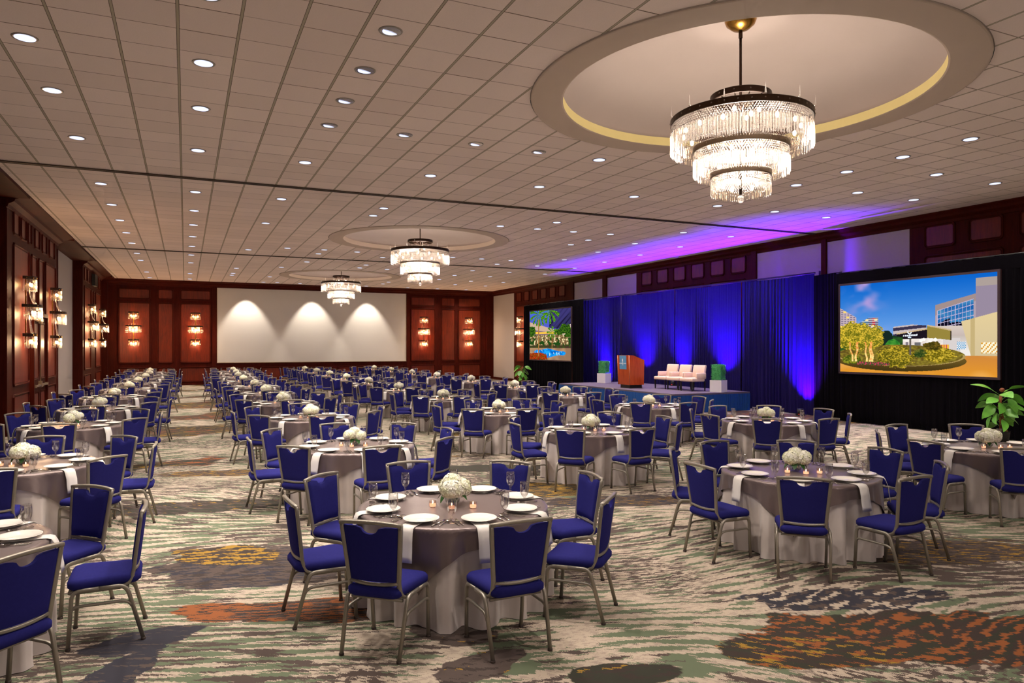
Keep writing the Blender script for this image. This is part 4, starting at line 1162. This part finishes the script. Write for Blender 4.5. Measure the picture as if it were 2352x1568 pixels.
def pic_hotel(u, v):
    c = lerp((10, 98, 200), (120, 168, 232), v / .62)
    k = max(0, nz(u * 1.4 + v * .5, v, 6, 3) + .12 + .3 * nz(u, v, 17)) * math.exp(-((u - .17 - v * .05) / .11) ** 2) * (1.2 - v)
    k = k * .7
    c = lerp(c, (205, 160, 215), k * 1.6)
    # distant towers
    if u < .125 and v > .33 - .05 * (1 - u / .125) - .02 + u * .55:
        g = (int(u * 130) % 3 == 0) or (int(v * 95) % 2 == 0)
        c = (196, 176, 186) if g else (86, 76, 112)
        if (int(u * 43) * 7 + int(v * 47) * 5) % 11 == 0: c = (250, 214, 110)
    if .145 < u < .283 and v > .385 - (.0 if u > .215 else (u - .215) * .8):
        g = int(v * 90) % 2 == 0
        c = ((176, 190, 200) if g else (70, 110, 140)) if u < .215 else ((200, 186, 190) if g else (90, 90, 120))
        if .24 < u < .262 and not g: c = (190, 40, 60)
        if (int(u * 47) * 3 + int(v * 45) * 7) % 9 == 0: c = (246, 222, 170)
    # low striped block and hotel body
    if .385 < u < .6 and v > .475 + abs(u - .51) * .16 - .0:
        c = (198, 184, 184) if int((v + u * .15) * 30) % 2 == 0 else (58, 50, 74)
    tw = .02 + (1 - u) * .52 - .0
    if u > .655 and v > .20 + (.865 - u) * .40 * (1 if u < .885 else .0) - (.16 if u > .885 else 0) * 1.0:
        c = (160, 140, 138) if v < .275 + (.865 - u) * .55 else (176, 158, 170)
        if u > .885: c = (150, 136, 156) if v > .12 else (170, 156, 150)
        top = .30 + (.875 - u) * .48
        bot = .545 - (u - .66) * .22 + .06
        if .665 < u < .875 and top - .06 < v < bot:
            gx = ((u - .665) / .21 * 10) % 1; gy = ((v - (top - .06)) / (bot - top + .06) * 6) % 1
            row = (v - (top - .06)) / (bot - top + .06) * 6
            c = (196, 182, 214) if gx < .14 or gy < .13 else lerp((28, 96, 170), (70, 140, 190), nz(u, v, 14) + .5)
            if row > 3.1 + 1.2 * nz(u, .3, 9, 2) + (1.0 if .74 < u < .83 else 0) and not (gx < .14 or gy < .13): c = (14, 10, 30)
        if v > .50: c = lerp((214, 200, 190), (170, 152, 150), (v - .5) / .25)
    if u > .655 and u < .885 and v > .60: c = lerp((196, 184, 176), (238, 232, 226), (v - .6) / .15)
    if u > .805 + (v - .46) * .16 and v > .46 - (u - .805) * .42 and v > .35:
        c = lerp((224, 202, 152), (206, 188, 150), (v - .4) * 2) if (int(u * 42) % 6) else (196, 174, 122)
        if u > .915 and .665 < v < .775: c = (250, 244, 214) if (int(u * 130) + int(v * 60)) % 3 else (216, 150, 40)
    # entrance
    if .435 < u < .70 and .60 < v < .82: c = lerp((226, 214, 208), (250, 246, 238), nz(u, v, 20) + .4)
    if .47 < u < .485 and .66 < v < .76: c = (130, 120, 130)
    if .525 < u < .565 and .665 < v < .76: c = (110, 108, 110)
    if .70 < u < .80 and .62 < v < .80: c = (214, 206, 204)
    if .782 < u < .832 and .66 < v < .735: c = (250, 246, 244) if (int(u * 160) + int(v * 90)) % 2 else (70, 150, 200)
    if .66 < u < .735 and .69 < v < .735: c = (240, 180, 60) if int(u * 200) % 3 else (200, 60, 90)
    tp = .565 - max(0, u - .41) * .24 if u < .605 else .482 + (u - .605) * .38
    if .41 < u < .75 and tp < v < (.635 - (u - .41) * .07 if u < .605 else .618 + (u - .605) * .17):
        c = (26, 20, 30) if u < .605 else ((150, 132, 60) if u < .742 else (60, 50, 40))
        if v < tp + .014: c = (206, 180, 140)
        # bright emblem and line of letters on the canopy
        e = math.hypot((u - .494) / .014, (v - .555) / .022)
        if .55 < e < 1.05 and not (u > .498 and v < .553): c = (236, 246, 255)
        ln = .595 - (u - .45) * .10
        if .452 < u < .545 and abs(v - ln) < .0085 and int(u * 330) % 4: c = (236, 244, 255)
        if .483 < u < .505 and abs(v - .612) < .007: c = (220, 236, 255)
    for (lx, ly) in ((.585, .635), (.567, .645), (.655, .635)):
        e = math.hypot((u - lx) / .011, (v - ly) / .016)
        if e < 1: c = (255, 255, 246)
    # drive and ground
    if v > .80:
        c = lerp((206, 134, 60), (226, 150, 44), (v - .8) * 5); c = lerp(c, (244, 186, 110), max(0, nz(u, v, 6)) * .8)
    # tree belt
    if v > .60 + .03 * nz(u, 0, 12) and u < .45 and v < .8: c = lerp((24, 54, 30), (60, 110, 40), nz(u, v, 26) + .5)
    if math.hypot((u - .34) / .045, (v - .62) / .09) < 1 + .25 * nz(u, v, 30): c = (22, 40, 34)
    if math.hypot((u - .385) / .05, (v - .70) / .07) < 1 + .2 * nz(u, v, 30): c = lerp((40, 116, 40), (90, 170, 60), nz(u, v, 40) + .4)
    # oval planting bed
    e = math.hypot((u - .40) / .43, (v - .805) / .115); e2 = math.hypot((u - .40) / .435, (v - .855) / .12)
    if e2 < 1 and v > .80: c = lerp((104, 82, 34), (66, 52, 20), (v - .85) * 9)
    if e < 1: c = lerp((96, 78, 30), (150, 136, 46), nz(u, v, 46) + .45 + .4 * nz(u, v, 11))
    if .965 < e < 1.0 and v > .79: c = (176, 150, 90)
    if .47 < u < .63 and abs(v - .80 + (u - .55) * .12) < .012 and e < .9: c = (40, 44, 44)
    for (cx, cy, a, bb, d, l) in ((.10, .595, .14, .16, (104, 104, 20), (232, 196, 60)), (.235, .60, .08, .13, (110, 110, 24), (228, 190, 60)), (.09, .86, .07, .05, (70, 84, 20), (150, 150, 40)),
                                  (.40, .82, .125, .115, (84, 80, 16), (206, 176, 50)), (.67, .79, .09, .075, (100, 90, 14), (222, 190, 60)), (.64, .70, .055, .045, (60, 54, 14), (120, 96, 30)), (.56, .78, .04, .05, (40, 64, 24), (110, 110, 40))):
        if math.hypot((u - cx) / a, (v - cy) / bb) < 1 + .3 * nz(u, v, 24, cx * 9) + .25 * nz(u, v, 70, cx): c = lerp(d, l, nz(u, v, 95, 1) * 1.2 + .42 + nz(u, v, 22) * .5 + (cy - v) * 1.2)
    for (x0, x1) in ((.07, .10), (.13, .12), (.14, .115), (.19, .20), (.225, .228), (.232, .245)):
        t = (v - .655) / .225
        if 0 < t < 1 and abs(u - (x0 + (x1 - x0) * t) - .004 * math.sin(v * 45 + x0 * 40)) < .0045 + .003 * t: c = lerp((236, 150, 70), (255, 226, 140), nz(u, v, 50) + t)
    if .13 < u < .36 and abs(v - .895 - .03 * (u - .13)) < .016: c = (196, 60, 90) if nz(u, v, 90) > 0 else (60, 84, 40)
    if abs(u - .4985) < .006 and .625 < v < .80: c = (96, 88, 80)
    return c
def pic_pool(u, v):
    c = lerp((70, 100, 220), (90, 90, 190), v * 2)
    if u > .5 and v < .42 - (1 - u) * .12: c = (52, 48, 96) if int((u + v) * 26) % 3 else (30, 26, 60)
    if v < .26 - (u - .62) * .75 + .1 and u > .6: c = lerp(c, (66, 60, 130), .6)
    if v > .22 + u * .28 and u < .62: c = (206, 176, 150)
    if v > .42 - (u - .62) * .30 and u >= .6 and v < .5: c = (226, 206, 200)
    if v > .37 + u * .16: c = (120, 100, 120)
    if .40 < v - u * .0 < .52 and abs(v - .45 - .02 * u) < .02: c = (250, 196, 70)
    if v > .50: c = lerp((110, 84, 50), (255, 236, 180), nz(u, v * .6, 46) * 1.5 + .25 + .35 * math.sin(u * 62))
    if v > .56 and nz(u, v, 16, 4) > .02: c = (34, 74, 24)
    if v > .71: c = lerp((70, 50, 40), (60, 84, 30), nz(u, v, 22) + .4)
    if v > .76: c = lerp((190, 150, 110), (150, 116, 90), nz(u, v, 9) + .5 + (u - .5))
    e = math.hypot((u - .45) / (.38 - .06 * math.sin(u * 20)), (v - .862) / (.078 + .012 * math.sin(u * 17)))
    if e < 1:
        c = lerp((0, 92, 190), (30, 170, 255), .6 + nz(u, v, 16))
        if nz(u * 2, v * .4, 30, 6) > .38: c = (190, 236, 255)
    if math.hypot((u - .2) / .26, (v - .945) / .09) < 1 + .2 * nz(u, v, 30): c = (200, 50, 20) if nz(u, v, 50) > .05 else ((90, 96, 20) if nz(u, v, 60, 2) > 0 else (120, 30, 10))
    for (cx, cy, a, bb) in ((.06, .42, .10, .11), (.88, .40, .16, .10), (.75, .45, .12, .06), (.95, .5, .1, .06)):
        if math.hypot((u - cx) / a, (v - cy) / bb) < 1 + .45 * nz(u, v, 22, cx): c = lerp((18, 50, 14), (90, 140, 30), nz(u, v, 44) + .4)
    if abs(u - .235) < .011 and .18 < v < .93: c = (170, 120, 60)
    if abs(u - .57) < .011 and .55 < v < .76: c = (140, 100, 50)
    for (cx, cy, n, L) in ((.245, .08, 11, .24), (.5, .02, 9, .26), (.56, .45, 8, .12)):
        dx, dy = u - cx, (v - cy) * 1.0; r = math.hypot(dx, dy)
        if r < L:
            droop = dy - r * r * 1.6; an = math.atan2(dx, -droop)
            if math.sin(an * n) > .1 - (L - r) * .6: c = lerp((24, 84, 14), (120, 180, 40), nz(u, v, 50) + .5)
    return c
def screen_set(x, ya, yb, z0, z1, label, pic, wing_n, wing_f, top, seed, nx, ny):
    # ya nearer, yb further along the wall
    W = yb - ya; o = empty('projection_screen', (x, (ya + yb) / 2, 0)); tag(o, label, 'screen', 'projection screens')
    p = put('screen_surface', picture_mesh('screen_picture', W, z1 - z0, pic, nx, ny), o, (0, 0, z0))
    b = MB(); f = .055; zc = (z0 + z1) / 2
    b.box((.02, 0, z0 - f / 2), (.05, W + 2 * f, f)); b.box((.02, 0, z1 + f / 2), (.05, W + 2 * f, f))
    for s in (-1, 1): b.box((.02, s * (W / 2 + f / 2), zc), (.05, f, z1 - z0))
    b.build('screen_frame', simple('screen_frame_velvet', (52, 34, 40), .8), o)
    MB().box((.035, 0, zc), (.01, W + .06, z1 - z0 + .06)).build('backing', M['black'], o)
    h = W / 2 + f
    pleats((.05, h + wing_f), (.05, -h - wing_n), z1 + f - .01, top, .5, .006, seed, 3).build('valance', M['blackcloth'], o)
    pleats((.03, h), (.03, -h), .015, z0 - f + .02, .15, .032, seed + 1, 8, floor_spread=.04).build('skirt_drape', M['blackcloth'], o)
    pleats((.05, h + wing_f), (.05, h), .015, z1 + f, .14, .03, seed + 2, 6, floor_spread=.02).build('side_drape', M['blackcloth'], o)
    pleats((.05, -h), (.05, -h - wing_n), .015, z1 + f, .14, .03, seed + 3, 6, floor_spread=.02).build('side_drape', M['blackcloth'], o)
    MB().sweep([(.07, h + wing_f, top), (.07, -h - wing_n, top)], .04, .04, n=8).build('top_bar', M['black'], o)
    return o
XS = 16.4
screen_set(XS, y_on(2291, XS), y_on(1930, XS), 1.37, 3.72, 'near projection screen showing a hotel entrance at dusk, framed in black drapes', pic_hotel, 3.6, .12, 4.08, 41, 420, 238)
XS2 = 15.85
screen_set(XS2, y_on(1311, XS2), y_on(1217, XS2), 1.41, 3.81, 'far projection screen showing a swimming pool with palms, framed in black drapes', pic_pool, 1.0, .75, 4.14, 51, 220, 130)
# ---------------------------------------------------------------- purple uplights
def uplight_fix(x, y, z, label):
    o = empty('stage_uplight', (x, y, z)); tag(o, label, 'floodlight', 'purple uplights')
    MB().box((0, 0, .03), (.16, .20, .06)).build('base', M['black'], o)
    b = MB(); b.lathe([(.001, 0), (.085, 0), (.09, .03), (.09, .15), (.075, .15), (.07, .13), (.001, .12)], 18, (0, 0, .06)); b.build('housing', M['black'], o)
    MB().lathe([(.001, .125), (.069, .132)], 18, (0, 0, .06)).build('lens', M['purple'], o)
    MB().box((-.085, -.03, .05), (.006, .02, .012)).build('indicator', emit('red_led', (255, 40, 30), 4), o)
M['purple'] = emit('purple_led', (120, 20, 255), 12)
UPX = 16.62
UL = [(y_on(1385, UPX), 0.02, 'purple uplight on floor beyond the stage by the far screen'), (y_on(1472, UPX), SH, 'purple uplight behind the podium'), (y_on(1556, UPX), SH, 'purple uplight behind the ivory armchair next to the podium'), (y_on(1655, UPX), SH, 'purple uplight behind the boxwood planter by the armchairs'), (y_on(1838, UPX), 0.0, 'purple uplight on the carpet at foot of the brightest navy drape')]
for k, (y, z, l) in enumerate(UL):
    x = UPX if z < .3 else 16.42
    uplight_fix(x, y, z, l)
    pw = (2600, 1700, 1700, 2300, 3600)[k]
    lamp('SPOT', (x, y, z + .24), pw, (.13, 0, 1.0), .05, (R(180), R(10), 0), 92, 1.0, 'uplight_light')
    lamp('SPOT', (x - .1, y, z + .24), pw * 1.25, (.05, 0, 1.0), .05, (R(180), R(3), 0), 76, 1.0, 'uplight_spill')
# ---------------------------------------------------------------- potted plants
def plant(x, y, label, seed, big):
    rr = random.Random(seed); o = empty('potted_plant', (x, y, 0)); tag(o, label, 'plant', 'broad-leaved potted plants')
    MB().lathe([(.001, .0), (.13, .0), (.17, .28), (.175, .30), (.16, .30), (.155, .26), (.001, .26)], 28).build('pot', M['black'], o)
    b = MB(); b.lathe([(.001, .315), (.08, .31), (.15, .275)], 20); 
    for k in range(22):
        a = rr.uniform(0, 6.3); q = rr.uniform(.03, .15); b.sphere((q * math.cos(a), q * math.sin(a), .30), rr.uniform(.02, .045), 7, 5, .7)
    b.build('moss', M['moss'], o)
    b = MB(); b.sweep([(0, 0, .27), (.02, .01, .55), (-.01, .02, .8), (.02, 0, 1.05)], .05, .05, n=8); b.sweep([(.03, .02, .27), (.05, -.03, .5), (.06, .02, .75)], .035, .035, n=8); b.build('trunk', M['bark'], o)
    for k in range(26 if big else 22):
        t = k / 25; z = .42 + .68 * t + rr.uniform(-.03, .03); a = k * 2.4 + rr.uniform(-.3, .3)
        L = rr.uniform(.25, .34) * (1.12 if t > .4 else .95); Wd = L * rr.uniform(.62, .78)
        st_ = rr.uniform(.08, .2)
        vs, fs = leaf_shape(L, Wd, rr.uniform(.15, .6), 8, .12)
        Mx = Matrix.Translation((0, 0, z)) @ Matrix.Rotation(a, 4, 'Z') @ Matrix.Translation((0, st_, st_ * .6)) @ Matrix.Rotation(R(rr.uniform(-58, -12) + (62 if k > 21 else 18 * t)), 4, 'X') @ Matrix.Rotation(R(rr.choice((-1, 1)) * rr.uniform(15, 50)), 4, 'Y')
        lf = MB(); lf.add([tuple(Mx @ Vector(p)) for p in vs], fs, True); lf.sweep([(0, 0, z - .02), tuple(Mx @ Vector((0, 0, 0)))], .008, .008, n=5)
        lf.build('leaf', M['bigleaf'], o)
    if big: MB().sphere((.02, -.02, 1.15), .05, 10, 8, .9).build('flower_bud', M['bark'], o)
plant(15.45, y_on(2298, 15.45), 'large broad-leaved plant in black pot before the near screen drapes', 5, True)
plant(15.3, y_on(1199, 15.3), 'broad-leaved plant in black pot beside the far projection screen', 9, False)
# ================================================================ camera and rendering
cam = bpy.data.cameras.new('camera'); cam.sensor_width = 36; cam.lens = F_PX / 2352 * 36; cam.shift_y = (HORIZON - 784) / 2352; cam.clip_end = 200; cam.clip_start = .05
co = bpy.data.objects.new('camera', cam); COL.objects.link(co); co.location = (0, 0, CAM_H); co.rotation_euler = (R(90), 0, -YAW); SC.camera = co
w = bpy.data.worlds.new('world'); SC.world = w; w.use_nodes = True; w.node_tree.nodes['Background'].inputs[0].default_value = (.5, .42, .36, 1); w.node_tree.nodes['Background'].inputs[1].default_value = .05
w.light_settings.distance = 2.5; w.light_settings.ao_factor = .105
SC.cycles.use_fast_gi = True; SC.cycles.fast_gi_method = 'ADD'; SC.cycles.ao_bounces_render = 1; SC.cycles.ao_bounces = 1
SC.view_settings.view_transform = 'Standard'; SC.view_settings.look = 'None'; SC.view_settings.gamma = 1; SC.view_settings.exposure = 0; SC.view_settings.use_curve_mapping = False
cy = SC.cycles
cy.use_denoising = True; cy.use_adaptive_sampling = True; cy.adaptive_threshold = .12; cy.adaptive_min_samples = 8
cy.max_bounces = 4; cy.diffuse_bounces = 2; cy.glossy_bounces = 2; cy.transmission_bounces = 2; cy.transparent_max_bounces = 14
cy.caustics_reflective = False; cy.caustics_refractive = False; cy.sample_clamp_indirect = 4; cy.sample_clamp_direct = 0; cy.blur_glossy = .5
try: cy.use_light_tree = True
except Exception: pass
